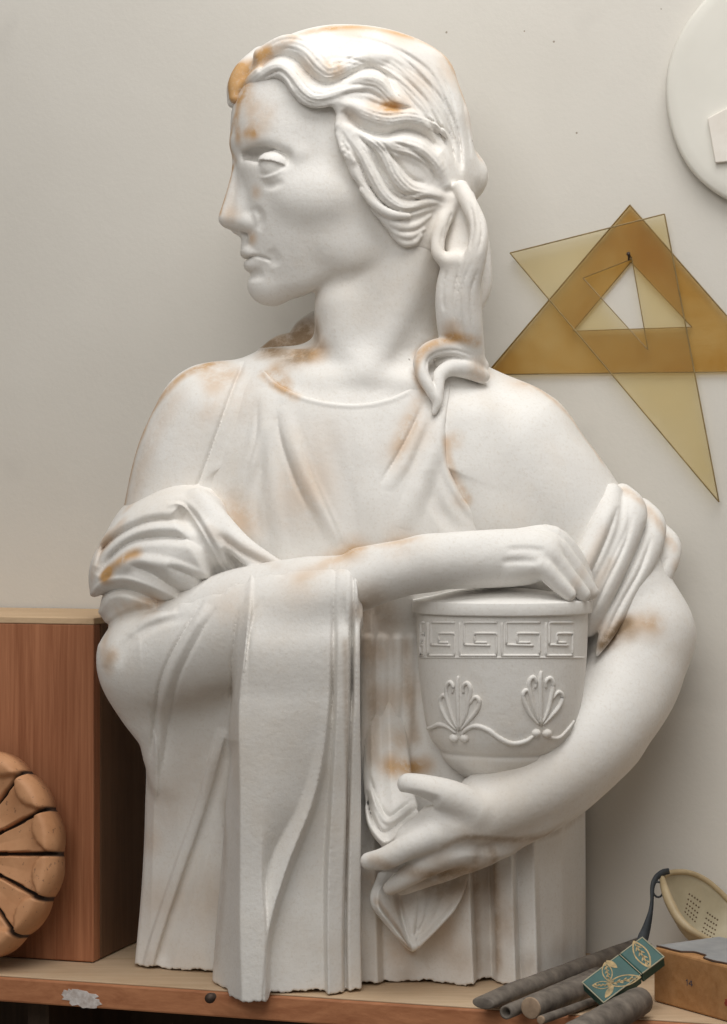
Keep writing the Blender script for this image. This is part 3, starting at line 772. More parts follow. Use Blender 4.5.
# ================================================================== materials
def new_mat(name):
    m = bpy.data.materials.new(name); m.use_nodes = True
    nt = m.node_tree; b = nt.nodes['Principled BSDF']
    return m, nt, b
def node(nt, t, **kw):
    n = nt.nodes.new(t)
    for k, v in kw.items():
        if k in n.inputs.keys(): n.inputs[k].default_value = v
        else: setattr(n, k, v)
    return n
def noise(nt, scale, detail=4, rough=0.55, vec=None, dist=0.0):
    n = node(nt, 'ShaderNodeTexNoise'); n.inputs['Scale'].default_value = scale; n.inputs['Detail'].default_value = detail
    n.inputs['Roughness'].default_value = rough; n.inputs['Distortion'].default_value = dist
    if vec is not None: nt.links.new(vec, n.inputs['Vector'])
    return n.outputs['Fac']
def ramp(nt, fac, stops):
    r = node(nt, 'ShaderNodeValToRGB'); e = r.color_ramp.elements
    while len(e) > 1: e.remove(e[-1])
    e[0].position = stops[0][0]; e[0].color = (*stops[0][1], 1)
    for p, c in stops[1:]:
        x = e.new(p); x.color = (*c, 1)
    nt.links.new(fac, r.inputs['Fac']); return r.outputs['Color']
def mix(nt, fac, a, b, mode='MIX'):
    m = node(nt, 'ShaderNodeMix', data_type='RGBA', blend_type=mode)
    for s, v in ((m.inputs[0], fac), (m.inputs[6], a), (m.inputs[7], b)):
        if hasattr(v, 'links') or isinstance(v, bpy.types.NodeSocket): nt.links.new(v, s)
        elif isinstance(v, (int, float)): s.default_value = v
        else: s.default_value = (*v, 1)
    return m.outputs[2]
def math_(nt, op, a, b=0.0, clamp=False):
    m = node(nt, 'ShaderNodeMath', operation=op, use_clamp=clamp)
    for s, v in ((m.inputs[0], a), (m.inputs[1], b)):
        if isinstance(v, bpy.types.NodeSocket): nt.links.new(v, s)
        else: s.default_value = v
    return m.outputs[0]
def bump(nt, b, fac, strength, dist=0.001):
    n = node(nt, 'ShaderNodeBump'); n.inputs['Strength'].default_value = strength; n.inputs['Distance'].default_value = dist
    nt.links.new(fac, n.inputs['Height']); nt.links.new(n.outputs['Normal'], b.inputs['Normal'])
def objvec(nt, scale=(1, 1, 1), rot=(0, 0, 0)):
    t = node(nt, 'ShaderNodeTexCoord'); m = node(nt, 'ShaderNodeMapping')
    m.inputs['Scale'].default_value = scale; m.inputs['Rotation'].default_value = rot
    nt.links.new(t.outputs['Object'], m.inputs['Vector']); return m.outputs['Vector']

def plaster_material():
    m, nt, b = new_mat('old_plaster')
    v = objvec(nt)
    col = ramp(nt, noise(nt, 9, 5, 0.6, v), [(0.3, (0.76, 0.735, 0.70)), (0.7, (0.85, 0.835, 0.805))])
    pat = math_(nt, 'MULTIPLY', math_(nt, 'SUBTRACT', noise(nt, 5.5, 6, 0.7, v), 0.5, True), 1.6, True)
    col = mix(nt, pat, col, (0.74, 0.63, 0.50))
    at = node(nt, 'ShaderNodeAttribute'); at.attribute_name = 'stain'
    sp = node(nt, 'ShaderNodeSeparateColor'); nt.links.new(at.outputs['Color'], sp.inputs['Color'])
    # ochre dust, patchy
    n1 = noise(nt, 45, 6, 0.7, v)
    f = math_(nt, 'MULTIPLY', sp.outputs[0], math_(nt, 'MULTIPLY', math_(nt, 'SUBTRACT', n1, 0.24, True), 3.6, True), True)
    col = mix(nt, f, col, (0.57, 0.33, 0.135))
    # grey-brown grime, patchy
    n2 = noise(nt, 60, 6, 0.7, v)
    g = math_(nt, 'MULTIPLY', sp.outputs[1], math_(nt, 'MULTIPLY', math_(nt, 'SUBTRACT', n2, 0.22, True), 3.0, True), True)
    col = mix(nt, g, col, (0.30, 0.21, 0.13))
    gr_ = math_(nt, 'MULTIPLY', math_(nt, 'SUBTRACT', noise(nt, 330, 3, 0.7, v), 0.52, True), 1.5, True)
    col = mix(nt, gr_, col, (0.60, 0.53, 0.44))
    # pin-holes and specks
    vo = node(nt, 'ShaderNodeTexVoronoi'); vo.inputs['Scale'].default_value = 40; nt.links.new(v, vo.inputs['Vector'])
    spk = math_(nt, 'LESS_THAN', vo.outputs['Distance'], 0.055)
    spk = math_(nt, 'MULTIPLY', spk, math_(nt, 'GREATER_THAN', noise(nt, 14.7, 2, 0.5, v), 0.665))
    col = mix(nt, math_(nt, 'MULTIPLY', spk, 0.7), col, (0.25, 0.21, 0.17))
    nt.links.new(col, b.inputs['Base Color'])
    b.inputs['Roughness'].default_value = 0.62
    b.inputs['Specular IOR Level'].default_value = 0.25
    h = math_(nt, 'ADD', noise(nt, 26, 6, 0.6, v), math_(nt, 'MULTIPLY', noise(nt, 160, 4, 0.6, v), 0.35))
    bump(nt, b, h, 0.26, 0.004)
    return m

def wood_material(name, c0, c1, scale=(1, 1, 1), grain=(60, 60, 4), rough=0.6, dust=None):
    m, nt, b = new_mat(name)
    v = objvec(nt, grain)
    n = noise(nt, 1.0, 6, 0.65, v, 1.2)
    n2 = noise(nt, 5.0, 3, 0.6, v, 0.3)
    col = ramp(nt, math_(nt, 'ADD', math_(nt, 'MULTIPLY', n, 0.7), math_(nt, 'MULTIPLY', n2, 0.3)), [(0.32, c0), (0.66, c1)])
    if dust:
        v2 = objvec(nt, (1, 1, 1))
        d = math_(nt, 'MULTIPLY', math_(nt, 'SUBTRACT', noise(nt, 14, 5, 0.65, v2), 0.40, True), 3.0, True)
        col = mix(nt, math_(nt, 'MULTIPLY', d, dust[1]), col, dust[0])
    nt.links.new(col, b.inputs['Base Color']); b.inputs['Roughness'].default_value = rough
    b.inputs['Specular IOR Level'].default_value = 0.3
    bump(nt, b, n2, 0.25, 0.001)
    return m
def plain_material(name, c0, c1, scale=30, rough=0.6, bmp=0.2, metal=0.0, detail=5):
    m, nt, b = new_mat(name)
    v = objvec(nt)
    n = noise(nt, scale, detail, 0.6, v)
    nt.links.new(ramp(nt, n, [(0.3, c0), (0.7, c1)]), b.inputs['Base Color'])
    b.inputs['Roughness'].default_value = rough; b.inputs['Metallic'].default_value = metal
    if bmp: bump(nt, b, n, bmp, 0.001)
    return m

M_PLASTER = plaster_material()

# ================================================================== object helpers
def link(name, me, mat=None, parent=None):
    o = bpy.data.objects.new(name, me); C.objects.link(o)
    if mat is not None: me.materials.append(mat)
    if parent is not None: o.parent = parent
    return o
def empty(name, label, cat, loc=(0, 0, 0), group=None):
    o = bpy.data.objects.new(name, None); C.objects.link(o); o.location = loc; o.empty_display_size = 0.05
    tag(o, label, cat, group); return o
def tag(o, label=None, cat=None, group=None, kind=None):
    if label: o['label'] = label
    if cat: o['category'] = cat
    if group: o['group'] = group
    if kind: o['kind'] = kind
    return o
def bm_obj(name, bm, mat, parent=None, smooth=True, bevel=0.0, seg=2):
    me = bpy.data.meshes.new(name)
    bmesh.ops.recalc_face_normals(bm, faces=bm.faces)
    bm.to_mesh(me); bm.free()
    if smooth:
        for p in me.polygons: p.use_smooth = True
    o = link(name, me, mat, parent)
    if bevel > 0:
        md = o.modifiers.new('bevel', 'BEVEL'); md.width = bevel; md.segments = seg; md.limit_method = 'ANGLE'; md.angle_limit = math.radians(35)
        if smooth: md.harden_normals = False
    return o
mm = lambda v: Vector((v[0] * .001, v[1] * .001, v[2] * .001))
def bm_box(bm, c, size, R=None):
    """box, metres; R: 3x3 matrix of axes"""
    R = R or Matrix.Identity(3)
    vs = []
    for sx in (-.5, .5):
        for sy in (-.5, .5):
            for sz in (-.5, .5):
                vs.append(bm.verts.new(Vector(c) + R @ Vector((sx * size[0], sy * size[1], sz * size[2]))))
    for f in ((0, 1, 3, 2), (4, 6, 7, 5), (0, 4, 5, 1), (2, 3, 7, 6), (0, 2, 6, 4), (1, 5, 7, 3)):
        bm.faces.new([vs[i] for i in f])
def bm_prism(bm, outline, depthvec, hole=None):
    """outline: list of Vector (planar), extruded by depthvec; hole = second loop with any count"""
    d = Vector(depthvec)
    def ring(l): return [bm.verts.new(v) for v in l], [bm.verts.new(v + d) for v in l]
    a, b = ring(outline); n = len(a)
    for i in range(n): bm.faces.new((a[i], a[(i + 1) % n], b[(i + 1) % n], b[i]))
    if hole is None:
        bm.faces.new(a[::-1]); bm.faces.new(b)
    else:
        c, e = ring(hole); m = len(c)
        for i in range(m): bm.faces.new((c[i], e[i], e[(i + 1) % m], c[(i + 1) % m]))
        assert m == n
        for i in range(n):
            j = (i + 1) % n
            bm.faces.new((a[i], c[i], c[j], a[j])); bm.faces.new((b[i], b[j], e[j], e[i]))
def bm_tube(bm, pts, rad, seg=14, cap=True):
    rings = []
    up = Vector((0, 0, 1))
    for i, p in enumerate(pts):
        t = (pts[min(i + 1, len(pts) - 1)] - pts[max(i - 1, 0)]).normalized()
        a = t.cross(up); a = a.normalized() if a.length > 1e-4 else Vector((1, 0, 0)); b = t.cross(a).normalized()
        r = rad[i] if hasattr(rad, '__len__') else rad
        rx, ry = r if isinstance(r, tuple) else (r, r)
        rings.append([bm.verts.new(p + a * math.cos(2 * math.pi * k / seg) * rx + b * math.sin(2 * math.pi * k / seg) * ry) for k in range(seg)])
    for r0, r1 in zip(rings, rings[1:]):
        for k in range(seg): bm.faces.new((r0[k], r0[(k + 1) % seg], r1[(k + 1) % seg], r1[k]))
    if cap: bm.faces.new(rings[0][::-1]); bm.faces.new(rings[-1])
    return rings

# ================================================================== room frame: the wall runs at an angle to the view
YAW = math.atan(0.305)
E = Vector((math.cos(YAW), -math.sin(YAW), 0)); N = Vector((-math.sin(YAW), -math.cos(YAW), 0)); W0 = Vector((0.243, 0.160, 0))
def room(s, out, z): return W0 + E * s + N * out + Vector((0, 0, z))
CAM = Vector((0, -2.2, 1.3))
def ray(px, py): return Vector(((px - CX) / F, 1.0, -(py - CY) / F))
def on_wall(px, py, out):
    r = ray(px, py); t = ((W0 + N * out) - CAM).dot(N) / r.dot(N)
    return CAM + r * t
SHELF = 1.3 - 0.473
def on_level(px, py, z):
    r = ray(px, py); t = (z - CAM.z) / r.z
    return CAM + r * t
def at_depth(px, py, d):
    return mm(P(px, py, d))
RM = Matrix((E, -N, Vector((0, 0, 1)))).transposed()      # columns: along the wall, into the wall, up

# ---- wall
m, nt, b = new_mat('painted_wall')
v = objvec(nt)
col = ramp(nt, noise(nt, 3.0, 5, 0.6, v), [(0.3, (0.62, 0.592, 0.54)), (0.72, (0.675, 0.648, 0.597))])
sm = math_(nt, 'MULTIPLY', math_(nt, 'SUBTRACT', noise(nt, 7.5, 3, 0.5, v), 0.66, True), 2.2, True)
col = mix(nt, sm, col, (0.42, 0.40, 0.37))
vo = node(nt, 'ShaderNodeTexVoronoi'); vo.inputs['Scale'].default_value = 26; nt.links.new(v, vo.inputs['Vector'])
sk = math_(nt, 'MULTIPLY', math_(nt, 'LESS_THAN', vo.outputs['Distance'], 0.032), math_(nt, 'GREATER_THAN', noise(nt, 8, 2, 0.5, v), 0.56))
col = mix(nt, math_(nt, 'MULTIPLY', sk, 0.75), col, (0.22, 0.17, 0.12))
nt.links.new(col, b.inputs['Base Color']); b.inputs['Roughness'].default_value = 0.8; b.inputs['Specular IOR Level'].default_value = 0.2
bump(nt, b, math_(nt, 'ADD', noise(nt, 12, 4, 0.6, v), math_(nt, 'MULTIPLY', noise(nt, 220, 3, 0.6, v), 0.4)), 0.12, 0.004)
M_WALL = m
bm = bmesh.new(); bm_box(bm, room(0, -0.06, 1.5), (5.0, 0.12, 3.2), RM)
tag(bm_obj('wall_back', bm, M_WALL, smooth=False), kind='structure')
bm = bmesh.new(); bm_box(bm, room(0, 1.9, -0.03), (5.0, 4.2, 0.06), RM)
tag(bm_obj('floor', bm, plain_material('concrete_floor', (0.22, 0.19, 0.16), (0.30, 0.27, 0.23), 6), smooth=False), kind='structure')

# ---- shelf
M_SHELF = wood_material('shelf_wood', (0.33, 0.125, 0.055), (0.52, 0.23, 0.11), grain=(3, 50, 50), rough=0.55)
M_TOP = wood_material('dusty_shelf_top', (0.44, 0.30, 0.18), (0.60, 0.44, 0.29), grain=(3, 34, 34), rough=0.8, dust=((0.60, 0.47, 0.33), 0.5))
sh = empty('wooden_shelf', 'reddish-brown wooden shelf with dusty top carrying the bust and boxes', 'shelf', room(-0.3, 0.145, 0))
def rel(o, root):
    o.parent = root; o.matrix_parent_inverse = Matrix.Translation(-root.location); return o
bm = bmesh.new(); bm_box(bm, room(0, 0.1445, SHELF - 0.0145), (2.6, 0.287, 0.025), RM)
rel(bm_obj('board', bm, M_SHELF, smooth=False, bevel=0.002), sh)
bm = bmesh.new(); bm_box(bm, room(0, 0.144, SHELF - 0.001), (2.6, 0.284, 0.002), RM)
tp = rel(bm_obj('top_surface', bm, M_TOP, smooth=False, bevel=0.0008), sh); tp['label'] = 'pale dusty upper face of the shelf'
M_UNDERSHADE = wood_material('under_shelf_shade_wood', (0.035, 0.022, 0.014), (0.07, 0.045, 0.028), grain=(40, 40, 3), rough=0.7)  # near-black, so the shade below the shelf sits in the wood colour
bm = bmesh.new(); bm_box(bm, room(0, 0.012, 0.40), (2.6, 0.02, 0.79), RM)
rel(bm_obj('back_panel', bm, M_UNDERSHADE, smooth=False), sh)
for s in (-1.28, -0.535, 0.5, 1.28):
    bm = bmesh.new(); bm_box(bm, room(s, 0.13, 0.4), (0.024, 0.216, 0.80), RM)
    rel(bm_obj('upright', bm, M_UNDERSHADE, smooth=False), sh)
# white paint smear on the front edge of the shelf
def blob(bm, c, ex, ez, rx, rz, n=22, seed=0, thick=None):
    r = random.Random(seed); out = []
    for k in range(n):
        a = 2 * math.pi * k / n; j = 0.65 + 0.5 * r.random()
        out.append(c + ex * math.cos(a) * rx * j + ez * math.sin(a) * rz * j)
    bm_prism(bm, out, thick)
def on_front(px, py, out):
    r = ray(px, py); t = ((W0 + N * out) - CAM).dot(N) / r.dot(N); return CAM + r * t
bm = bmesh.new()
blob(bm, on_front(80, 998, 0.288), E, Vector((0, 0, 1)), 0.020, 0.009, seed=1, thick=N * 0.0006)
blob(bm, on_front(92, 1002, 0.288), E, Vector((0, 0, 1)), 0.012, 0.006, seed=4, thick=N * 0.0007)
blob(bm, on_front(68, 995, 0.288), E, Vector((0, 0, 1)), 0.006, 0.006, seed=5, thick=N * 0.0007)
ps = rel(bm_obj('paint_smear', bm, plain_material('white_paint', (0.45, 0.38, 0.34), (0.72, 0.68, 0.66), 160, 0.7), smooth=False), sh); ps['label'] = 'white paint smear on the front edge'
# nail under the cloth
bm = bmesh.new(); c = at_depth(212, 997, -58)
bm_tube(bm, [c - N * 0.004, c + N * 0.005, c + N * 0.008, c + N * 0.0095], [0.0032, 0.0052, 0.0046, 0.001], 12)
nl = bm_obj('nail', bm, plain_material('rusty_iron', (0.05, 0.035, 0.03), (0.11, 0.075, 0.055), 90, 0.6, metal=0.6))
tag(nl, 'small dark nail at the front shelf edge under the hanging plaster cloth', 'nail')

# ---- wooden box behind on the left
M_BOX = wood_material('red_brown_wood', (0.25, 0.085, 0.036), (0.47, 0.20, 0.10), grain=(70, 70, 2.2), rough=0.5)
M_BOXTOP = wood_material('pale_wood', (0.50, 0.34, 0.20), (0.64, 0.46, 0.29), grain=(3, 40, 40), rough=0.75)
bx = empty('wooden_box', 'tall reddish-brown wooden box standing left of the plaster bust', 'box', room(-0.69, 0.106, SHELF))
bm = bmesh.new(); bm_box(bm, room(-0.697, 0.197, SHELF + 0.178), (0.42, 0.018, 0.354), RM)
rel(bm_obj('front_board', bm, M_BOX, smooth=False, bevel=0.0015), bx)
M_SIDE_SHADE = wood_material('side_shade_wood', (0.13, 0.065, 0.035), (0.21, 0.115, 0.065), grain=(42, 42, 2.6), rough=0.6)  # darker than the front board: shade of the narrow gap put into the colour
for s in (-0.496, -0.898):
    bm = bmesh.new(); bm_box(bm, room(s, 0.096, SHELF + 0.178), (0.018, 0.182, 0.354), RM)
    rel(bm_obj('side_board', bm, M_SIDE_SHADE, smooth=False, bevel=0.0015), bx)
bm = bmesh.new(); bm_box(bm, room(-0.697, 0.105, SHELF + 0.3585), (0.421, 0.203, 0.007), RM)
rel(bm_obj('top_board', bm, M_BOXTOP, smooth=False, bevel=0.001), bx)

# ---- carved rosette leaning on the box
rc = None
RR = 0.1155
def rosette():
    root = empty('carved_rosette', 'round carved tan rosette with radial petals leaning against the wooden box', 'carving')
    lean = math.radians(9)
    up = (Vector((0, 0, 1)) * math.cos(lean) - N * math.sin(lean)).normalized()
    nrm = (N * math.cos(lean) + Vector((0, 0, 1)) * math.sin(lean)).normalized()
    # foot on the shelf
    r = ray(-46, 971); foot = None
    out_c = 0.248
    tt = ((W0 + N * out_c) - CAM).dot(N) / ray(-37, 857).dot(N); cpt = CAM + ray(-37, 857) * tt
    cen = Vector((cpt.x, cpt.y, SHELF + RR * math.cos(lean) + 0.001))
    root.location = Vector((cen.x, cen.y, SHELF))
    NP = 15; NA = NP * 28; NR = 48; A0 = math.radians(2.5)
    bm = bmesh.new(); rings = []
    def height(rad, a):
        k = (a / (2 * math.pi) * NP) % 1.0; s = abs(k - 0.5) * 2              # 0 in the middle of a petal, 1 at its edge
        hgt = 0.022 - 0.004 * (1 - rad)
        width = 2 * math.pi * rad * RR / NP
        edge = (1 - s) * width / 2                                               # metres from the groove
        if edge < 0.0026 and rad > 0.16: hgt -= 0.011 * (1 - edge / 0.0026) ** 0.35
        # lobe rolled over at the rim, leaning to one side of the petal
        ri = float(np.interp(k, [0, 0.12, 0.3, 0.55, 0.8, 1.0], [0.985, 0.90, 0.825, 0.79, 0.815, 0.90]))
        q = (rad - ri) / 0.03
        if q > 0: hgt += 0.0075 * min(1.0, q) ** 0.5 + 0.002 * math.sin(math.pi * min(1, (rad - ri) / max(0.02, 1 - ri)))
        else: hgt -= 0.004 * math.sin(math.pi * min(1, max(0, rad / 0.85))) * (1 - 0.4 * s)
        if rad > 0.93: hgt -= 0.012 * ((rad - 0.93) / 0.07) ** 2
        if rad < 0.16: hgt = 0.020 + 0.006 * math.sqrt(max(0, 1 - (rad / 0.16) ** 2))
        return hgt
    # scalloped rim: radii drawn in slightly at every groove
    for i in range(1, NR + 1):
        rad = i / NR; ring = []
        for j in range(NA):
            a = 2 * math.pi * j / NA
            k = (a / (2 * math.pi) * NP) % 1.0
            sc = 1 - (0.030 * abs(k - 0.5) ** 2 * 4) * max(0, (rad - 0.7) / 0.3)
            ring.append(bm.verts.new(cen + (E * math.cos(a + A0) + up * math.sin(a + A0)) * rad * RR * sc + nrm * height(rad, a)))
        rings.append(ring)
    c0 = bm.verts.new(cen + nrm * 0.026)
    for j in range(NA): bm.faces.new((c0, rings[0][j], rings[0][(j + 1) % NA]))
    for r0, r1 in zip(rings, rings[1:]):
        for j in range(NA): bm.faces.new((r0[j], r1[j], r1[(j + 1) % NA], r0[(j + 1) % NA]))
    back = [bm.verts.new(v.co - nrm * ((v.co - cen).dot(nrm) + 0.006)) for v in rings[-1]]
    for j in range(NA): bm.faces.new((rings[-1][j], back[j], back[(j + 1) % NA], rings[-1][(j + 1) % NA]))
    bm.faces.new(back[::-1])
    mat, nt, b = new_mat('tan_carved_wood')
    v = objvec(nt)
    col = ramp(nt, noise(nt, 22, 6, 0.6, v), [(0.3, (0.48, 0.225, 0.10)), (0.7, (0.66, 0.35, 0.18))])
    sp = math_(nt, 'GREATER_THAN', noise(nt, 210, 3, 0.6, v), 0.66)
    col = mix(nt, math_(nt, 'MULTIPLY', sp, 0.55), col, (0.14, 0.07, 0.04))
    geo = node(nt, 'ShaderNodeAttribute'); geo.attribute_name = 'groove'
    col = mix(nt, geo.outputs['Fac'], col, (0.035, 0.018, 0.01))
    nt.links.new(col, b.inputs['Base Color']); b.inputs['Roughness'].default_value = 0.65
    bump(nt, b, noise(nt, 120, 4, 0.6, v), 0.2, 0.001)
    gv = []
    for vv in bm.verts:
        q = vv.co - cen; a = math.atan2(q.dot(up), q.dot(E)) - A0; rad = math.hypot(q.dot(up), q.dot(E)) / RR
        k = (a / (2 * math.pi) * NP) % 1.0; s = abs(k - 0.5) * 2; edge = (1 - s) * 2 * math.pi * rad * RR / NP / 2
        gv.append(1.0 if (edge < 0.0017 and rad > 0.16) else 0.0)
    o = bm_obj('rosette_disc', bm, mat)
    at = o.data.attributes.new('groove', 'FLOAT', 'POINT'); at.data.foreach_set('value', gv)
    rel(o, root)
rosette()

# ---- set squares hanging on the wall
def plastic(name, tint, filt, alpha, rough=0.3, mott=0.3):
    """thin old transparent plastic: a colour filter with a little milky scatter"""
    m, nt, b = new_mat(name)
    v = objvec(nt)
    n = noise(nt, 9, 6, 0.7, v, 0.6)
    col = ramp(nt, n, [(0.25, tuple(c * (1 - mott) for c in tint)), (0.72, tint)])
    fc = ramp(nt, n, [(0.25, tuple(c ** (1 + 3.0 * mott) for c in filt)), (0.72, filt)])
    nt.links.new(col, b.inputs['Base Color']); b.inputs['Roughness'].default_value = rough
    tr = node(nt, 'ShaderNodeBsdfTransparent'); nt.links.new(fc, tr.inputs['Color'])
    mx = node(nt, 'ShaderNodeMixShader'); mx.inputs[0].default_value = alpha
    nt.links.new(tr.outputs[0], mx.inputs[1]); nt.links.new(b.outputs[0], mx.inputs[2])
    nt.links.new(mx.outputs[0], nt.nodes['Material Output'].inputs['Surface'])
    return m
M_EDGE = plain_material('plastic_edge', (0.16, 0.11, 0.045), (0.30, 0.22, 0.10), 40, 0.4, 0)
def set_square(name, label, outer, hole, out, th, mat):
    bm = bmesh.new()
    bm_prism(bm, [on_wall(x, y, out) for x, y in outer], N * th, [on_wall(x, y, out) for x, y in hole])
    o = bm_obj(name, bm, mat, smooth=False, bevel=0.0006, seg=2)
    bm = bmesh.new()
    for a, b2 in zip(outer, outer[1:] + outer[:1]):
        bm_tube(bm, [on_wall(a[0], a[1], out + th / 2), on_wall(b2[0], b2[1], out + th / 2)], th * 0.36, 6)
    for a, b2 in zip(hole, hole[1:] + hole[:1]):
        bm_tube(bm, [on_wall(a[0], a[1], out + th / 2), on_wall(b2[0], b2[1], out + th / 2)], th * 0.25, 6)
    e = bm_obj('polished_edge', bm, M_EDGE, smooth=False, parent=o); e['label'] = 'darker thin edge'
    return tag(o, label, 'set square')
set_square('set_square', 'brown right-angled plastic set square flat on the wall behind its paler twin',
           [(630, 205), (775, 371), (486, 374.5)], [(631, 262), (692, 327), (573, 331)], 0.003, 0.0025, plastic('amber_plastic', (0.48, 0.35, 0.17), (0.962, 0.893, 0.735), 0.11, mott=0.55))
set_square('set_square', 'pale yellowish narrow plastic set square hanging point-down over the brown one',
           [(510, 253), (664.5, 214), (719, 502)], [(583, 278), (632, 259), (648, 350)], 0.008, 0.0022, plastic('pale_plastic', (0.60, 0.55, 0.38), (0.978, 0.945, 0.85), 0.055, mott=0.2))
bm = bmesh.new(); c = on_wall(631, 258, 0)
bm_tube(bm, [c + N * 0.0, c + N * 0.014 + Vector((0, 0, 0.002)), c + N * 0.016 + Vector((0, 0, 0.0025))], [0.0012, 0.0012, 0.0022], 10)
bm_tube(bm, [c + N * 0.0135 + Vector((0, 0, -0.004)), c + N * 0.0135 + Vector((0, 0, 0.005))], 0.001, 8)
tag(bm_obj('nail', bm, bpy.data.materials['rusty_iron']), 'thin dark nail in the wall holding up the two set squares', 'nail')

# ---- round plaster plaque, top right
dk = empty('plaster_plaque', 'round off-white plaster disc on the wall at upper right', 'plaque')
cw = on_wall(787, 90, 0.0); dk.location = cw
M_PLQ = plain_material('plaque_plaster', (0.66, 0.64, 0.58), (0.73, 0.71, 0.65), 8, 0.75, 0.05)
bm = bmesh.new(); NA = 128; prof = [(0.0, 0.016), (0.112, 0.016), (0.1215, 0.0155), (0.1245, 0.014), (0.126, 0.011), (0.1255, 0.002)]
Z = Vector((0, 0, 1)); prev = None; cc = bm.verts.new(cw + N * 0.016)
for r, o in prof[1:]:
    ring = []
    for j in range(NA):
        a = 2 * math.pi * j / NA; w = 1 + 0.006 * math.sin(3 * a + 1) + 0.004 * math.sin(7 * a)
        ring.append(bm.verts.new(cw + (E * math.cos(a) + Z * math.sin(a) * 1.03) * r * w + N * o))
    if prev is None:
        for j in range(NA): bm.faces.new((cc, ring[j], ring[(j + 1) % NA]))
    else:
        for j in range(NA): bm.faces.new((prev[j], ring[j], ring[(j + 1) % NA], prev[(j + 1) % NA]))
    prev = ring
bm.faces.new(prev[::-1])
rel(bm_obj('disc', bm, M_PLQ), dk)
bm = bmesh.new()
bm_prism(bm, [on_wall(x, y, 0.0158) for x, y in ((708, 119), (727, 109), (765, 104), (772, 158), (716, 163.5))], N * 0.005)
tb = rel(bm_obj('raised_tablet', bm, plain_material('tablet_plaster', (0.70, 0.65, 0.58), (0.78, 0.74, 0.68), 30, 0.75, 0.1), smooth=False, bevel=0.001), dk)

# ================================================================== things on the right of the shelf
M_ROD = plain_material('grey_rod', (0.085, 0.070, 0.058), (0.235, 0.20, 0.165), 60, 0.72, 0.6, detail=8)
M_END = plain_material('sawn_end', (0.26, 0.18, 0.12), (0.40, 0.29, 0.20), 120, 0.8, 0.2)
def rod(label, a, za, b, zb, r, kind):
    """a, b: photo pixels of the near and far end; heights above the shelf"""
    p0 = on_level(a[0], a[1], SHELF + za); p1 = on_level(b[0], b[1], SHELF + zb)
    ax = (p1 - p0).normalized()
    root = empty('metal_rod', label, 'rod', Vector((p0.x, p0.y, SHELF)), 'grey rods lying on the shelf')
    n = 14; pts = [p0 + (p1 - p0) * i / n for i in range(n + 1)]
    rr = [r * (1 + 0.02 * math.sin(i * 2.1 + r * 900) + 0.015 * math.sin(i * 0.8)) for i in range(n + 1)]
    bm = bmesh.new()
    if kind == 'chisel':
        pts = [p0 - ax * 0.002, p0, p0 + ax * 0.02, p0 + ax * 0.045] + pts[3:]
        rr = [(r * 1.25, r * 0.55), (r * 1.3, r * 0.6), (r * 1.15, r * 0.8), (r, r)] + [(q, q) for q in rr[3:]]
        bm_tube(bm, pts, rr, 18)
        rel(bm_obj('shaft', bm, M_ROD, bevel=0.001), root)
    elif kind == 'pipe':
        rings = bm_tube(bm, pts, rr, 18, cap=False)
        bm.faces.new(rings[-1])
        inner = [[bm.verts.new(p0 + ax * t + (v.co - p0) * 0.66) for v in rings[0]] for t in (0.0, 0.03)]
        for k in range(18):
            bm.faces.new((rings[0][(k + 1) % 18], rings[0][k], inner[0][k], inner[0][(k + 1) % 18]))
            bm.faces.new((inner[0][(k + 1) % 18], inner[0][k], inner[1][k], inner[1][(k + 1) % 18]))
        bm.faces.new(inner[1])
        rel(bm_obj('pipe', bm, M_ROD), root)
    else:
        bm_tube(bm, pts, rr, 18); rel(bm_obj('shaft', bm, M_ROD, bevel=0.0015), root)
        bm = bmesh.new(); bm_tube(bm, [p0 - ax * 0.0015, p0 + ax * 0.003], [r * 0.93, r * 0.97], 18)
        e = rel(bm_obj('sawn_end', bm, M_END, bevel=0.0008), root); e['label'] = 'pale brown cut end'
    return root
rod('grey rod with flattened chisel-like end, longest, nearest the bust', (484, 1003), 0.0105, (640, 946), 0.0105, 0.0095, 'chisel')
rod('thin grey hollow tube with dark open end between two rods', (506, 1012.5), 0.0072, (598, 973), 0.0072, 0.0066, 'pipe')
rod('thick grey rod with pale brown cut end under the green box', (531, 1008), 0.0118, (596, 983), 0.0115, 0.0108, 'cut')
rod('thinnest grey rod on the shelf below the thick cut rod', (541, 1020), 0.005, (600, 999), 0.005, 0.0042, 'cut')
rod('thickest grey rod reaching out of the picture below the wooden lidded box', (570, 1040), 0.0145, (640, 1001), 0.0145, 0.0138, 'cut')
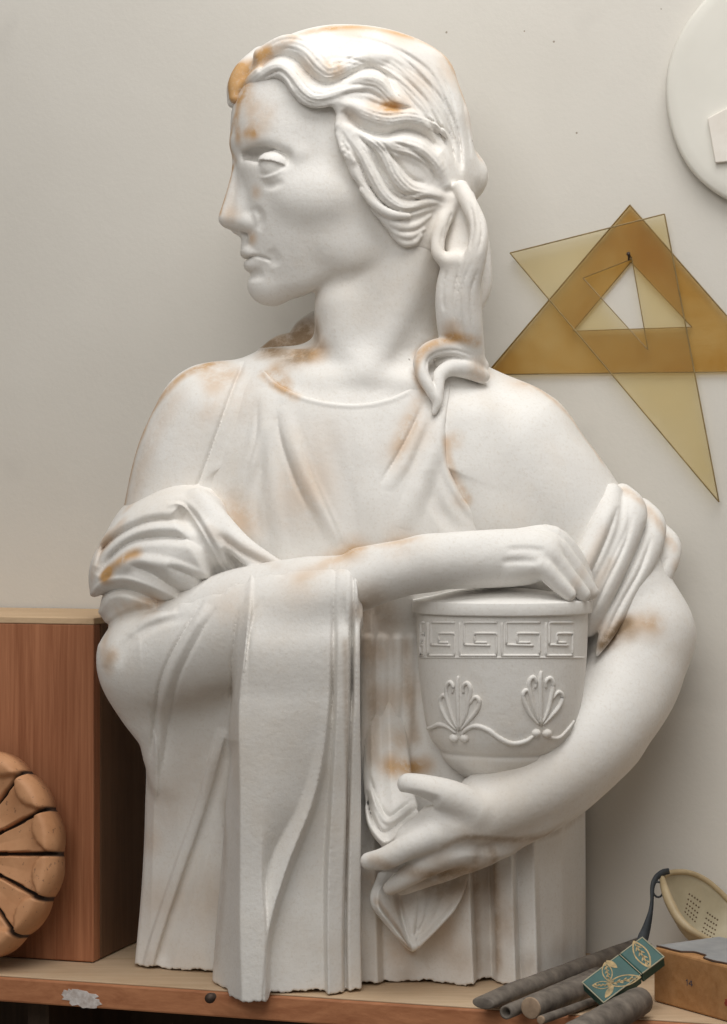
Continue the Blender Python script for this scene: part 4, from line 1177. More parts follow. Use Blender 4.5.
# ---- green box with gold leaves
def quad_box(name, root, mat, corners, th, bevel=0.001, seg=2):
    bm = bmesh.new(); n = (corners[1] - corners[0]).cross(corners[3] - corners[0]).normalized()
    if n.dot(CAM - corners[0]) < 0: n = -n
    bm_prism(bm, corners, -n * th)
    return rel(bm_obj(name, bm, mat, smooth=False, bevel=bevel, seg=seg), root), n
def green_box():
    root = empty('green_carton', 'small green cardboard box with gold leaf pattern lying on the rods', 'box')
    p0, p1, p3 = at_depth(582, 982, -122), at_depth(642, 937, -96), at_depth(597, 1008, -146)
    ax = (p1 - p0).normalized(); L = (p1 - p0).length
    dn = p3 - p0; dn = dn - ax * dn.dot(ax); Wd = dn.length; bx_ = -dn.normalized()
    nrm = ax.cross(bx_).normalized()
    if nrm.dot(CAM - p0) < 0: nrm = -nrm
    T = 0.014
    c0 = p0 + (p1 - p0) / 2 + dn / 2
    M_G = plain_material('green_card', (0.008, 0.06, 0.052), (0.02, 0.105, 0.09), 40, 0.5, 0.1)
    M_RIM = plain_material('card_edge', (0.26, 0.25, 0.17), (0.38, 0.35, 0.25), 60, 0.7, 0.1)
    M_GOLD = plain_material('gold_print', (0.20, 0.15, 0.06), (0.56, 0.38, 0.16), 160, 0.5, 0.1)
    R = Matrix((ax, bx_, nrm)).transposed()
    g = 0.0008
    for nm, x0, x1 in (('tray', -L / 2, L * 0.12 - g), ('lid', L * 0.12 + g, L / 2)):
        bm = bmesh.new(); bm_box(bm, c0 + R @ Vector(((x0 + x1) / 2, 0, -T / 2)), (x1 - x0, Wd, T), R)
        rel(bm_obj(nm, bm, M_G, smooth=False, bevel=0.0012), root)
        # pale worn card edging
        bm = bmesh.new(); e = 0.0011
        for sy in (-1, 1): bm_box(bm, c0 + R @ Vector(((x0 + x1) / 2, sy * (Wd / 2 - e / 3), -e / 3)), (x1 - x0 - 0.001, e, e), R)
        xs = x0 if nm == 'tray' else x1
        bm_box(bm, c0 + R @ Vector((xs, 0, -e / 3)), (e, Wd, e), R)
        if nm == 'tray': bm_box(bm, c0 + R @ Vector((x1 + g, 0, -e / 2)), (e * 0.7, Wd, e), R)
        rel(bm_obj('worn_edging', bm, M_RIM, smooth=False), root)
    # printed gold leaves
    def leaf(bm, cx, cy, ang, l, w):
        n = 12; pts = []
        ca, sa = math.cos(ang), math.sin(ang)
        for k in range(2 * n):
            t = k / n if k < n else (2 * n - k) / n
            s = 1 if k < n else -1
            x = (t - 0.5) * l; y = s * w * math.sin(math.pi * t) ** 0.8 * 0.5
            pts.append(c0 + R @ Vector((cx + x * ca - y * sa, cy + x * sa + y * ca, 0.0001)))
        bm_prism(bm, pts[:], nrm * 0.0002)
    def ring_leaf(bm, cx, cy, ang, l, w):
        """leaf outline with veins"""
        ca, sa = math.cos(ang), math.sin(ang); n = 16; o = []; i_ = []
        for k in range(2 * n):
            t = k / n if k < n else (2 * n - k) / n; s = 1 if k < n else -1
            for lst, sc in ((o, 1.0), (i_, 0.82)):
                x = (t - 0.5) * l * sc; y = s * w * math.sin(math.pi * t) ** 0.8 * 0.5 * sc
                if t in (0, 1): y = 0.0002 * s * sc
                lst.append(c0 + R @ Vector((cx + x * ca - y * sa, cy + x * sa + y * ca, 0.0001)))
        bm_prism(bm, o, nrm * 0.00018, i_)
        for q in (-0.3, -0.12, 0.06, 0.24):
            leaf(bm, cx + q * l * ca - 0.10 * w * -sa, cy + q * l * sa + 0.1 * w * ca, ang + 0.7, w * 0.5, w * 0.14)
            leaf(bm, cx + q * l * ca + 0.10 * w * -sa, cy + q * l * sa - 0.1 * w * ca, ang - 0.7, w * 0.5, w * 0.14)
        leaf(bm, cx, cy, ang, l * 0.9, w * 0.12)
    bm = bmesh.new(); ring_leaf(bm, L * 0.32, 0.001, math.radians(75), 0.036, 0.014)
    e = rel(bm_obj('printed_leaf', bm, M_GOLD, smooth=False), root)
    bm = bmesh.new()
    ring_leaf(bm, -0.008, -0.010, math.radians(-28), 0.034, 0.013); ring_leaf(bm, -0.013, 0.008, math.radians(60), 0.024, 0.010)
    ring_leaf(bm, -0.026, 0.000, math.radians(140), 0.020, 0.009); leaf(bm, -0.026, -0.010, math.radians(20), 0.016, 0.006); leaf(bm, -0.004, 0.012, math.radians(100), 0.014, 0.006)
    rel(bm_obj('printed_spray', bm, M_GOLD, smooth=False), root)
    root.location = Vector((c0.x, c0.y, SHELF))
    for ch in [o for o in bpy.data.objects if o.parent == root]: ch.matrix_parent_inverse = Matrix.Translation(-root.location)
green_box()

# ---- brown lidded box
def brown_box():
    z = SHELF + 0.0005
    a = on_level(653.5, 1001, z); b2 = on_level(745, 1027, z)
    ax = Vector((b2.x - a.x, b2.y - a.y, 0)).normalized(); into = Vector((-ax.y, ax.x, 0))
    if into.y < 0: into = -into
    L, D, Hh = 0.150, 0.085, 0.052
    root = empty('lidded_box', 'orange-brown box with worn grey paper lid at the right shelf end', 'box', a)
    up = Vector((0, 0, 1)); R = Matrix((ax, into, up)).transposed()
    M_O = wood_material('orange_board', (0.36, 0.17, 0.06), (0.52, 0.28, 0.12), grain=(10, 40, 40), rough=0.6, dust=((0.20, 0.095, 0.04), 0.55))
    M_LID = plain_material('grey_paper', (0.21, 0.215, 0.22), (0.33, 0.33, 0.33), 30, 0.6, 0.1)
    M_LINE = plain_material('dark_seam', (0.06, 0.03, 0.02), (0.10, 0.06, 0.04), 40, 0.7, 0)
    bm = bmesh.new(); bm_box(bm, a + R @ Vector((L / 2, D / 2, Hh / 2)), (L, D, Hh), R)
    rel(bm_obj('carton', bm, M_O, smooth=False, bevel=0.0022), root)
    # lid with a wavy worn front edge and a thumb notch
    bm = bmesh.new(); pts = []
    n = 40
    for i in range(n + 1):
        t = i / n; x = 0.001 + t * (L - 0.002); y = 0.0035 + 0.0012 * math.sin(9 * t) + 0.0006 * math.sin(31 * t)
        q = (x - 0.052) / 0.016
        if abs(q) < 1: y += 0.011 * (1 - q ** 4)
        pts.append(a + R @ Vector((x, y, Hh - 0.0005)))
    pts += [a + R @ Vector((L - 0.001, D - 0.001, Hh - 0.0005)), a + R @ Vector((0.001, D - 0.001, Hh - 0.0005))]
    bm_prism(bm, pts, up * 0.0022)
    ld = rel(bm_obj('lid', bm, M_LID, smooth=False, bevel=0.0005), root); ld['label'] = 'worn grey paper lid'
    bm = bmesh.new()
    for i in range(n):
        p, q = pts[i], pts[i + 1]
        bm_tube(bm, [p + up * 0.0016 - into * 0.0003, q + up * 0.0016 - into * 0.0003], 0.0008, 6)
    rel(bm_obj('lid_edge', bm, M_LINE, smooth=False), root)
    # small dark figures stamped on the front: 14
    def seg(bm, x0, y0, x1, y1, w=0.0007):
        p, q = Vector((x0, -0.0001, y0)), Vector((x1, -0.0001, y1)); d = (q - p).normalized(); s = Vector((-d.z, 0, d.x)) * w / 2
        bm_prism(bm, [a + R @ (p + s), a + R @ (q + s), a + R @ (q - s), a + R @ (p - s)], -into * 0.0003)
    bm = bmesh.new(); x = 0.049; y = 0.024
    seg(bm, x, y, x, y + 0.0055); seg(bm, x - 0.0016, y + 0.004, x, y + 0.0055)
    seg(bm, x + 0.006, y, x + 0.006, y + 0.0055); seg(bm, x + 0.006, y + 0.0055, x + 0.0022, y + 0.0018); seg(bm, x + 0.0022, y + 0.0018, x + 0.0075, y + 0.0018)
    rel(bm_obj('stamped_number', bm, plain_material('ink', (0.05, 0.05, 0.07), (0.10, 0.09, 0.11), 50, 0.7, 0), smooth=False), root)
    bm = bmesh.new(); c = a + R @ Vector((0.106, 0, 0.018)); blob(bm, c, ax, up, 0.006, 0.0045, seed=9, thick=-into * 0.0004)
    rel(bm_obj('red_mark', bm, plain_material('red_wax', (0.20, 0.03, 0.015), (0.30, 0.05, 0.03), 60, 0.5, 0), smooth=False), root)
brown_box()

# ---- beige perforated mask with a strap
def mask():
    root = empty('dust_mask', 'beige perforated cup-shaped mask with dark strap behind the lidded box', 'mask')
    near = [(662, 878, 60), (665, 890, 42), (671, 905, 28), (680, 920, 16), (694, 932, 6), (716, 942, 4), (742, 946, 10), (766, 942, 30)]
    far = [(663, 876, 66), (672, 872.5, 82), (688, 872.5, 96), (704, 879, 104), (717, 889, 106), (730, 902, 104), (748, 920, 92), (768, 940, 50)]
    A = catmull(near, 8); B = catmull(far, 8); nu = len(A); nv = 26
    to = lambda q: Vector(mm(P(*q)))
    bm = bmesh.new(); grid = []
    for i in range(nu):
        t = i / (nu - 1); a, b_ = to(A[i]), to(B[i]); row = []
        sag = 0.050 * math.sin(math.pi * min(1, t * 1.02)) ** 0.7
        for j in range(nv):
            v = j / (nv - 1); s = math.sin(math.pi * v) ** 0.75
            row.append(bm.verts.new(a.lerp(b_, v) + Vector((0.02, 0.35, -0.75)) * sag * s))
        grid.append(row)
    for i in range(nu - 1):
        for j in range(nv - 1): bm.faces.new((grid[i][j], grid[i + 1][j], grid[i + 1][j + 1], grid[i][j + 1]))
    m, nt, b = new_mat('beige_rubber')
    v = objvec(nt)
    col = ramp(nt, noise(nt, 20, 5, 0.6, v), [(0.3, (0.34, 0.29, 0.19)), (0.7, (0.46, 0.40, 0.28))])
    nt.links.new(col, b.inputs['Base Color']); b.inputs['Roughness'].default_value = 0.55; b.inputs['Subsurface Weight'].default_value = 0.0
    cup = rel(bm_obj('cup', bm, m), root)
    sd = cup.modifiers.new('solid', 'SOLIDIFY'); sd.thickness = 0.0022; sd.offset = 0
    # rolled rim
    bm = bmesh.new()
    loop = [to(q) for q in A] + [to(q) for q in B[::-1]]
    rad = []
    for k in range(len(loop)):
        near_side = k < nu; t = (k / nu) if near_side else ((2 * nu - k) / nu)
        rad.append((0.0030 + 0.0020 * math.sin(math.pi * min(1, t * 1.6))) if near_side else 0.0030)
    bm_tube(bm, loop, rad, 10, cap=True)
    rim = rel(bm_obj('rim', bm, plain_material('tan_rubber', (0.36, 0.27, 0.15), (0.48, 0.38, 0.23), 40, 0.5, 0.1)), root); rim['label'] = 'thicker tan rolled rim'
    # rows of small holes
    bm = bmesh.new()
    def hole(i, j, r=0.0011):
        p = grid_pos[i][j]; n = ((grid_pos[min(i + 1, nu - 1)][j] - grid_pos[i - 1][j]).cross(grid_pos[i][min(j + 1, nv - 1)] - grid_pos[i][j - 1])).normalized()
        if n.dot(CAM - p) < 0: n = -n
        bm_tube(bm, [p + n * 0.0006, p + n * 0.00135], r, 8)
    grid_pos = None
    return root, to, A, B, nu, nv
def mask_holes(root, to, A, B, nu, nv):
    bm = bmesh.new()
    def pos(ti, v):
        i = ti * (nu - 1); k = int(min(nu - 2, i)); f = i - k
        a = to(A[k]).lerp(to(A[k + 1]), f); b_ = to(B[k]).lerp(to(B[k + 1]), f)
        sag = 0.050 * math.sin(math.pi * min(1, ti * 1.02)) ** 0.7
        return a.lerp(b_, v) + Vector((0.02, 0.35, -0.75)) * sag * math.sin(math.pi * v) ** 0.75
    for r in range(5):
        for q in range(5):
            for (t0, v0) in ((0.32, 0.66), (0.52, 0.62)):
                t, v = t0 + q * 0.026, v0 + r * 0.05
                p = pos(t, v); n = (pos(t + .01, v) - pos(t - .01, v)).cross(pos(t, v + .01) - pos(t, v - .01)).normalized()
                if n.dot(CAM - p) < 0: n = -n
                bm_tube(bm, [p + n * 0.0004, p + n * 0.0014], 0.0010, 8)
    h = rel(bm_obj('vent_holes', bm, plain_material('hole_dark', (0.10, 0.07, 0.04), (0.16, 0.11, 0.06), 40, 0.9, 0)), root)
    # strap
    M_S = plain_material('dark_strap', (0.018, 0.022, 0.026), (0.04, 0.046, 0.052), 60, 0.7, 0.2)
    line = catmull([(669, 871, 70), (663, 872.5, 62), (656, 878, 54), (652.5, 887, 48), (652, 900, 42), (650.5, 912, 36), (647, 926, 26), (643, 938, 14), (639, 950, 2)], 6)
    wid = np.interp(np.linspace(0, 1, len(line)), [0, 0.15, 0.3, 0.5, 0.62, 0.85, 1], [3.0, 3.2, 2.6, 1.6, 2.2, 5.2, 5.5])
    bm = bmesh.new(); prev = None
    pts = [to(q) for q in line]
    for i, p in enumerate(pts):
        t = (pts[min(i + 1, len(pts) - 1)] - pts[max(i - 1, 0)]).normalized(); view = (CAM - p).normalized()
        s = t.cross(view).normalized() * wid[i] * 0.001; s = s + view * s.length * (0.35)
        k = t.cross(s).normalized() * 0.0006
        ring = [bm.verts.new(p + s + k), bm.verts.new(p - s + k), bm.verts.new(p - s - k), bm.verts.new(p + s - k)]
        if prev:
            for q in range(4): bm.faces.new((prev[q], prev[(q + 1) % 4], ring[(q + 1) % 4], ring[q]))
        else: bm.faces.new(ring)
        prev = ring
    bm.faces.new(prev[::-1])
    s = rel(bm_obj('strap', bm, M_S), root); s['label'] = 'dark elastic strap'
    bm = bmesh.new(); c = to((658, 889.5, 50)); n = 16
    ring = [c + Vector((math.cos(2 * math.pi * k / n) * 0.0055, 0.002 * math.sin(2 * math.pi * k / n), math.sin(2 * math.pi * k / n) * 0.0075)) for k in range(n + 1)]
    bm_tube(bm, ring, 0.0011, 8, cap=False)
    rel(bm_obj('buckle', bm, M_S), root)
    root.location = Vector((0.33, 0.04, SHELF))
    for ch in [o for o in bpy.data.objects if o.parent == root]: ch.matrix_parent_inverse = Matrix.Translation(-root.location)
mask_holes(*mask())

# ================================================================== the bust
bust = empty('plaster_bust', 'white plaster bust of a draped woman in profile holding a lidded jar', 'sculpture', (0, 0.08, SHELF))
# trim everything to the plinth line
for fld, py in ((dress, 0), (mantle, 0)):
    pass
# stains: (px, py, radius mm, ochre, grime)
STAINS = [(234, 85, 16, 1.5, 0.1), (232, 74, 12, 1.4, 0.1), (256, 192, 7, 0.45, 0), (232, 215, 10, 0.3, 0), (252, 238, 7, 0.6, 0), (334, 67, 10, 0.9, 0), (391, 109, 9, 1.2, 0.1), (378, 108, 12, 0.5, 0), (405, 106, 12, 0.3, 0), (420, 85, 22, 0.22, 0), (450, 70, 18, 0.35, 0), (400, 36, 16, 0.35, 0), (350, 29, 18, 0.35, 0), (470, 120, 14, 0.3, 0), (308, 70, 14, 0.3, 0), (350, 118, 12, 0.25, 0), (290, 345, 22, 0.5, 1.0), (270, 350, 14, 0.4, 1.0), (308, 330, 14, 0.3, 1.0), (302, 355, 12, 0.6, 0.5), (318, 352, 14, 0.6, 0.2), (275, 375, 12, 0.8, 0.1), (285, 384, 8, 0.6, 0.1), (216, 380, 14, 0.4, 0.05), (232, 510, 20, 0.35, 0), (245, 525, 18, 0.35, 0), (300, 500, 34, 0.22, 0), (310, 480, 24, 0.22, 0), (240, 400, 26, 0.18, 0), (320, 440, 26, 0.12, 0), (355, 550, 14, 0.5, 0.05), (335, 562, 14, 0.3, 0), (300, 585, 22, 0.22, 0), (400, 543, 16, 0.3, 0), (106, 575, 9, 0.7, 0), (104, 540, 12, 0.4, 0), (150, 605, 14, 0.3, 0), (230, 605, 22, 0.2, 0), (112, 655, 8, 0.5, 0), (480, 370, 12, 0.5, 0.1), (452, 330, 10, 0.5, 0.2), (415, 430, 18, 0.3, 0), (400, 455, 18, 0.25, 0), (455, 440, 9, 0.4, 0), (462, 500, 9, 0.35, 0.05), (520, 383, 18, 0.25, 0), (650, 625, 16, 0.35, 0.1), (685, 570, 12, 0.4, 0), (628, 632, 10, 0.4, 0.5), (610, 640, 10, 0.2, 0.8), (410, 768, 10, 1.0, 0.1), (392, 766, 12, 0.9, 0.1), (425, 766, 10, 0.6, 0.2), (386, 700, 16, 0.35, 0.1), (380, 650, 16, 0.35, 0.25), (385, 620, 16, 0.3, 0.35), (400, 740, 14, 0.4, 0.1), (410, 690, 14, 0.2, 0.1), (370, 600, 18, 0.2, 0.4), (450, 885, 20, 0.3, 0.6), (425, 880, 16, 0.3, 0.4), (480, 880, 22, 0.3, 0.35), (500, 920, 22, 0.25, 0.25), (440, 860, 14, 0.1, 0.3), (490, 845, 16, 0.1, 0.4), (470, 835, 12, 0.1, 0.3), (520, 840, 16, 0.1, 0.3), (400, 900, 14, 0.3, 0.3), (440, 930, 24, 0.25, 0.1), (400, 950, 14, 0.35, 0.15), (372, 880, 14, 0.4, 0.2), (460, 960, 16, 0.15, 0.25), (530, 965, 14, 0.05, 0.35), (560, 950, 14, 0, 0.3), (495, 960, 14, 0.1, 0.3), (405, 975, 12, 0.1, 0.35), (200, 770, 30, 0.12, 0.12), (165, 800, 30, 0.18, 0.1), (210, 900, 30, 0.15, 0.12), (160, 900, 24, 0.2, 0.08), (150, 840, 16, 0.3, 0.0), (190, 700, 24, 0.05, 0.14), (215, 690, 16, 0.0, 0.2)]
STAIN_LINES = [([(231, 108), (230, 125), (230, 145), (232, 160)], 5, 1.1, 0), ([(238, 100), (237, 120), (238, 140)], 6, 0.75, 0), ([(246, 96), (250, 112), (252, 132)], 9, 0.45, 0), ([(256, 105), (268, 112), (262, 128), (248, 136)], 10, 0.33, 0), ([(246, 133), (254, 134)], 5, 0.7, 0), ([(233, 166), (229, 182), (224, 200), (219, 214)], 3, 0.9, 0), ([(234, 186), (230, 205), (228, 216)], 8, 0.22, 0), ([(226, 80), (236, 72), (250, 62), (264, 54)], 9, 1.2, 0.05), ([(232, 92), (244, 78), (256, 68)], 8, 1.1, 0.1), ([(264, 54), (285, 41), (305, 33), (330, 28)], 8, 0.6, 0), ([(330, 28), (360, 27), (400, 34), (435, 48), (455, 70), (466, 95)], 8, 0.5, 0), ([(466, 95), (473, 130), (480, 158)], 6, 0.4, 0.1), ([(123, 505), (130, 470), (142, 436), (158, 402), (182, 376), (210, 363)], 8, 0.75, 0.05), ([(132, 500), (140, 470), (156, 430), (176, 398)], 13, 0.22, 0), ([(205, 368), (222, 363), (232, 372)], 11, 0.7, 0.05), ([(205, 375), (212, 395), (205, 420)], 10, 0.25, 0), ([(500, 372), (530, 384), (558, 404), (582, 431), (602, 462)], 6, 0.4, 0), ([(103, 578), (113, 566), (128, 556), (138, 553)], 6, 1.0, 0.05), ([(92, 575), (104, 545), (122, 522)], 7, 0.4, 0.05), ([(110, 625), (103, 648), (108, 668)], 9, 0.5, 0), ([(118, 612), (132, 606), (160, 604)], 7, 0.4, 0), ([(418, 356), (432, 344), (456, 338), (478, 342)], 6, 0.8, 0.1), ([(418, 360), (416, 376), (424, 392)], 4, 0.5, 0.1), ([(624, 489), (640, 500), (660, 525), (674, 548)], 6, 0.45, 0.1), ([(680, 566), (692, 595), (696, 620)], 8, 0.6, 0.05), ([(600, 628), (625, 622), (655, 624)], 9, 0.4, 0.1), ([(575, 585), (590, 560), (605, 530)], 6, 0.2, 0.1), ([(345, 552), (380, 545), (420, 538)], 5, 0.22, 0), ([(300, 578), (330, 562), (350, 552)], 8, 0.26, 0), ([(262, 374), (276, 386), (296, 397)], 5, 0.7, 0.05), ([(360, 606), (366, 640), (372, 700), (372, 760)], 9, 0.25, 0.35), ([(406, 640), (409, 690), (416, 740)], 6, 0.2, 0.35), ([(372, 860), (395, 868), (430, 874), (470, 868)], 6, 0.25, 0.4), ([(444, 846), (470, 837), (520, 840), (556, 832), (584, 814)], 4, 0.1, 0.42), ([(376, 900), (395, 925), (412, 952)], 4, 0.35, 0.4), ([(225, 800), (224, 880), (216, 960)], 8, 0.05, 0.2), ([(475, 860), (476, 910), (478, 970)], 5, 0.15, 0.3), ([(494, 850), (496, 910), (498, 970)], 5, 0.15, 0.35), ([(345, 640), (347, 760), (346, 900)], 3, 0.05, 0.35), ([(600, 648), (614, 632), (628, 620)], 6, 0.3, 0.9), ([(590, 600), (600, 580), (612, 560)], 5, 0.15, 0.2), ([(208, 530), (240, 548), (276, 566)], 7, 0.15, 0.15), ([(445, 440), (452, 470), (468, 500)], 5, 0.45, 0.05), ([(396, 450), (410, 420), (420, 400)], 8, 0.35, 0)]
for ln, r_, oc_, gr_ in STAIN_LINES:
    q_ = catmull(ln, 6); ln_ = np.concatenate([[0], np.cumsum(np.hypot(np.diff(q_[:, 0]), np.diff(q_[:, 1])))])
    m_ = max(2, int(ln_[-1] / (r_ * 0.9)))
    for t_ in np.linspace(0, ln_[-1], m_):
        STAINS.append((float(np.interp(t_, ln_, q_[:, 0])), float(np.interp(t_, ln_, q_[:, 1])), r_, oc_ * 0.62, gr_ * 0.62))
def stain_attr(o, verts, field):
    xyz = np.array([(q[0], q[1]) for q in STAINS])
    d = field.surf(xyz)
    S = np.zeros((len(verts), 4), np.float32)
    vx, vy, vz = verts[:, 0], verts[:, 1], verts[:, 2]
    for (px, py, r, oc, gr), dd in zip(STAINS, d):
        if np.isnan(dd): continue
        c = P(px, py, dd)
        m = (np.abs(vx - c[0]) < 2 * r) & (np.abs(vz - c[2]) < 2 * r) & (np.abs(vy - c[1]) < 2.4 * r)
        if not m.any(): continue
        q = np.sqrt((vx[m] - c[0]) ** 2 + (vz[m] - c[2]) ** 2 + ((vy[m] - c[1]) * 0.8) ** 2) / (1.7 * r)
        f = np.clip(1 - q, 0, 1); f = f * f * (3 - 2 * f)
        S[m, 0] += f * oc; S[m, 1] += f * gr
    S[:, 3] = 1
    a = o.data.attributes.new('stain', 'FLOAT_COLOR', 'POINT'); a.data.foreach_set('color', S.ravel())
import time
allf = Field('all'); allf.ops = []
for nm, fld, lab in (('figure', body, None), ('hair', hair, None), ('dress', dress, None), ('mantle', mantle, None)):
    t0 = time.time()
    vv, qq = fld.mesh(RES)
    me = np_mesh(nm, vv, qq)
    o = link(nm, me, M_PLASTER); rel(o, bust)
    stain_attr(o, vv, fld)
    print('SCULPT', nm, len(vv), round(time.time() - t0, 1))

# ---- the jar: body, lid, key pattern, palmettes, tendril
JC = P(502, 680, -6); JT = (F - 6) / F
jz = lambda py, d=-90: (CAMZ - (py - CY) * (F + d) / F) * .001
urn = bpy.data.objects.new('jar', None); C.objects.link(urn); urn.location = (JC[0] * .001, JC[1] * .001, jz(780)); rel(urn, bust)
def lathe(name, prof, mat, parent, n=96):
    bm = bmesh.new(); rings = []
    for r, z in prof:
        rings.append([bm.verts.new(Vector((JC[0] * .001 + r * math.cos(2 * math.pi * k / n), JC[1] * .001 + r * math.sin(2 * math.pi * k / n), z))) for k in range(n)])
    for a, b_ in zip(rings, rings[1:]):
        for k in range(n): bm.faces.new((a[k], a[(k + 1) % n], b_[(k + 1) % n], b_[k]))
    bm.faces.new(rings[0][::-1]); bm.faces.new(rings[-1])
    o = bm_obj(name, bm, mat); o.parent = parent
    o.matrix_parent_inverse = Matrix.Translation(-Vector(parent.location)); return o
M_JAR = M_PLASTER
JR = [(616, 85.5), (640, 85), (660, 84.2), (690, 81.5), (715, 78.5), (735, 75.0), (746, 71.5), (754, 66.5), (757.5, 63.5), (758.5, 61.5), (764, 60.8), (772, 56), (780, 47), (786, 36), (789, 15)]
zz, rr = smooth_table([q[0] for q in JR], [q[1] for q in JR], 90)
body_prof = [(r * .001, jz(p)) for p, r in zip(zz, rr)][::-1]
lathe('vessel', body_prof, M_JAR, urn)
lathe('lid', [(0.084, jz(617)), (0.0885, jz(616.2)), (0.0893, jz(615.8)), (0.0896, jz(615)), (0.0896, jz(604)), (0.0892, jz(603.2)), (0.0884, jz(602.8)), (0.080, jz(601)), (0.065, jz(597.5)), (0.045, jz(593)), (0.025, jz(590)), (0.005, jz(589))], M_JAR, urn)
def jar_r(py): return np.interp(py, zz, rr)
def relief(name, lines, r, lift, sink=0.8, mat=None):
    """raised rounded cord laid on the jar along photo-pixel lines (px measured along the visible face)"""
    bm = bmesh.new()
    for ln in lines:
        rad = r
        if isinstance(ln, tuple) and isinstance(ln[0], list): ln, rad = ln
        pts = []
        for px, py in ln:
            R = jar_r(py)
            # find the angle whose picture column is px
            th = 0.0
            for _ in range(25):
                x = JC[0] + R * math.sin(th); y = JC[1] - R * math.cos(th)
                e = CX + x * F / (F + y) - px
                th = max(-1.35, min(1.35, th - e / max(12, R * math.cos(th))))
            d = JC[1] - R * math.cos(th); t = (F + d) / F
            k = R + lift
            pts.append(Vector(((JC[0] + k * math.sin(th)) * .001, (JC[1] - k * math.cos(th)) * .001, (CAMZ - (py - CY) * t) * .001)))
        rads = [q * .001 for q in np.interp(np.linspace(0, 1, len(pts)), np.linspace(0, 1, np.size(rad)), np.atleast_1d(rad))]
        bm_tube(bm, pts, rads, 8)
    o = bm_obj(name, bm, mat or M_JAR); o.parent = urn; o.matrix_parent_inverse = Matrix.Translation(-Vector(urn.location)); return o
def smoothline(l, n=5): return [tuple(q) for q in catmull(l, n)]
def straight(l, step=3.0):
    out = []
    for a, b_ in zip(l, l[1:]):
        m = max(1, int(math.hypot(b_[0] - a[0], b_[1] - a[1]) / step))
        out += [(a[0] + (b_[0] - a[0]) * i / m, a[1] + (b_[1] - a[1]) * i / m) for i in range(m)]
    return out + [l[-1]]
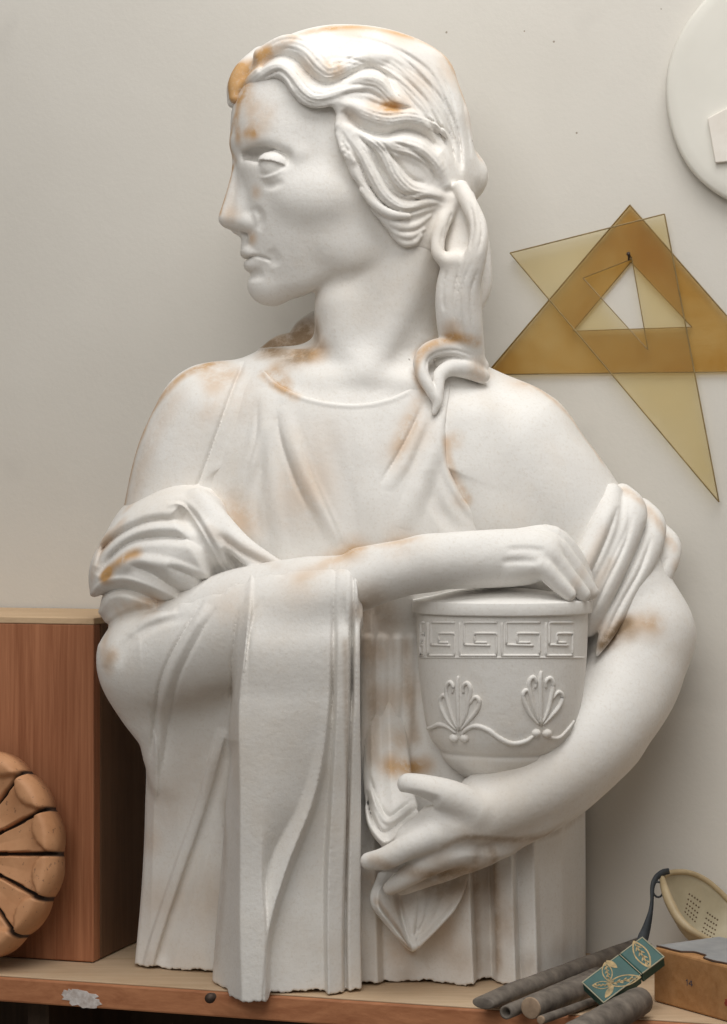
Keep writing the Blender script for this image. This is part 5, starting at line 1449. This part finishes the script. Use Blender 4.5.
# key pattern: units of stepped hooks between two rails
def key(x0, x1):
    w = x1 - x0; X = lambda f: x0 + w * f
    yb, yt = 655.5, 619.5
    ya = lambda f: yb + (yt - yb) * f
    return [straight([(X(0), ya(0.92)), (X(0), ya(0)), (X(0.98), ya(0)), (X(0.98), ya(0.62)), (X(0.40), ya(0.62)), (X(0.40), ya(0.36)), (X(0.74), ya(0.36))]),
            straight([(X(0.12), ya(0.30)), (X(0.12), ya(0.92)), (X(1.0), ya(0.92))]),
            straight([(X(0.12), ya(0.30)), (X(0.82), ya(0.28))])]
keys = []
for x0, x1 in ((420.5, 424.5), (428, 455), (460, 497), (502, 540), (546, 573)):
    keys += key(x0, x1)
relief('key_pattern', keys, 1.25, 0.2)
relief('key_rail', [straight([(416, 657.5), (585, 657.5)])], 0.8, 0.0)
def palmette(cx, py0, s):
    """fan of five lobes on a stem, two little volutes at the foot"""
    L = []
    f = lambda x, y: (cx + x * s, py0 + y * s)
    for pts, r in (([(0, 0), (-0.5, -22), (-1, -46), (0, -55)], [1.2, 2.2, 2.6, 1.2]),
                   ([(-1, -2), (-7, -16), (-11, -32), (-12, -44), (-8, -49), (-5, -44), (-6, -38)], [1.0, 2.0, 2.3, 2.3, 2.2, 1.8, 1.2]),
                   ([(1, -2), (7, -16), (10, -30), (12, -42), (9, -48), (5, -45), (5, -38)], [1.0, 2.0, 2.3, 2.3, 2.2, 1.8, 1.2]),
                   ([(-2, -1), (-10, -10), (-16, -22), (-18, -32), (-14, -36), (-11, -30)], [1.0, 2.0, 2.4, 2.3, 2.0, 1.2]),
                   ([(2, -1), (10, -10), (18, -20), (21, -30), (17, -34), (11, -27)], [1.0, 2.0, 2.4, 2.4, 2.0, 1.2])):
        L.append(([tuple(q) for q in catmull([f(*p) for p in pts], 4)], [q * s for q in r]))
    relief('palmette', L, 2, 0.3)
    for q in ((-4.8, 7.0), (6.0, 7.2)):
        relief('volute', [([f(q[0] + e, q[1]) for e in (-4.6, -3.6, -2, 0, 2, 3.6, 4.6)], [0.8, 2.9, 4.2, 4.7, 4.2, 2.9, 0.8])], 3, -0.6)
palmette(458.5, 731, 1.0)
palmette(541, 726, 1.0)
relief('tendril', [(smoothline([(421, 729), (430, 728), (439, 724.5), (448, 727), (456, 733)]), [1.2, 1.8, 2.2, 2.0, 1.2]),
                   (smoothline([(461, 735), (467, 729), (476, 726), (488, 730), (499, 738), (512, 743.5), (526, 741), (537, 733)]), [1.4, 2.2, 2.5, 2.6, 2.6, 2.6, 2.4, 1.6]),
                   (smoothline([(545, 733), (552, 738), (560, 737), (568, 729), (574, 721)]), [1.4, 1.8, 1.8, 1.6, 1.2])], 2, 0.2)

# ================================================================== light, camera
w = bpy.data.worlds.new('room_light'); bpy.context.scene.world = w; w.use_nodes = True
w.node_tree.nodes['Background'].inputs['Color'].default_value = (1.0, 0.945, 0.88, 1)
w.node_tree.nodes['Background'].inputs['Strength'].default_value = 0.18
def area(name, loc, target, size, power, col=(1, 1, 1)):
    l = bpy.data.lights.new(name, 'AREA'); l.shape = 'RECTANGLE'; l.size, l.size_y = size; l.energy = power; l.color = col
    o = bpy.data.objects.new(name, l); C.objects.link(o); o.location = loc
    o.rotation_euler = (Vector(target) - Vector(loc)).to_track_quat('-Z', 'Y').to_euler(); return o
area('skylight', (0.25, -0.70, 3.0), (0.05, 0.05, 1.2), (1.2, 1.0), 25.5, (1.0, 0.985, 0.96))
area('studio_window', (-0.75, -2.6, 2.9), (0.0, 0.0, 1.2), (2.2, 1.6), 35, (1.0, 0.985, 0.955))
cam = bpy.data.cameras.new('camera'); co = bpy.data.objects.new('camera', cam); C.objects.link(co)
co.location = CAM; co.rotation_euler = (math.radians(90), 0, 0)
cam.sensor_fit = 'VERTICAL'; cam.sensor_height = 24.0; cam.lens = 24.0 * F / 1024.0; cam.clip_start = 0.05
sc = bpy.context.scene; sc.camera = co
sc.view_settings.view_transform = 'Standard'; sc.view_settings.look = 'None'; sc.view_settings.gamma = 1; sc.view_settings.exposure = 0.0
sc.view_settings.use_curve_mapping = False
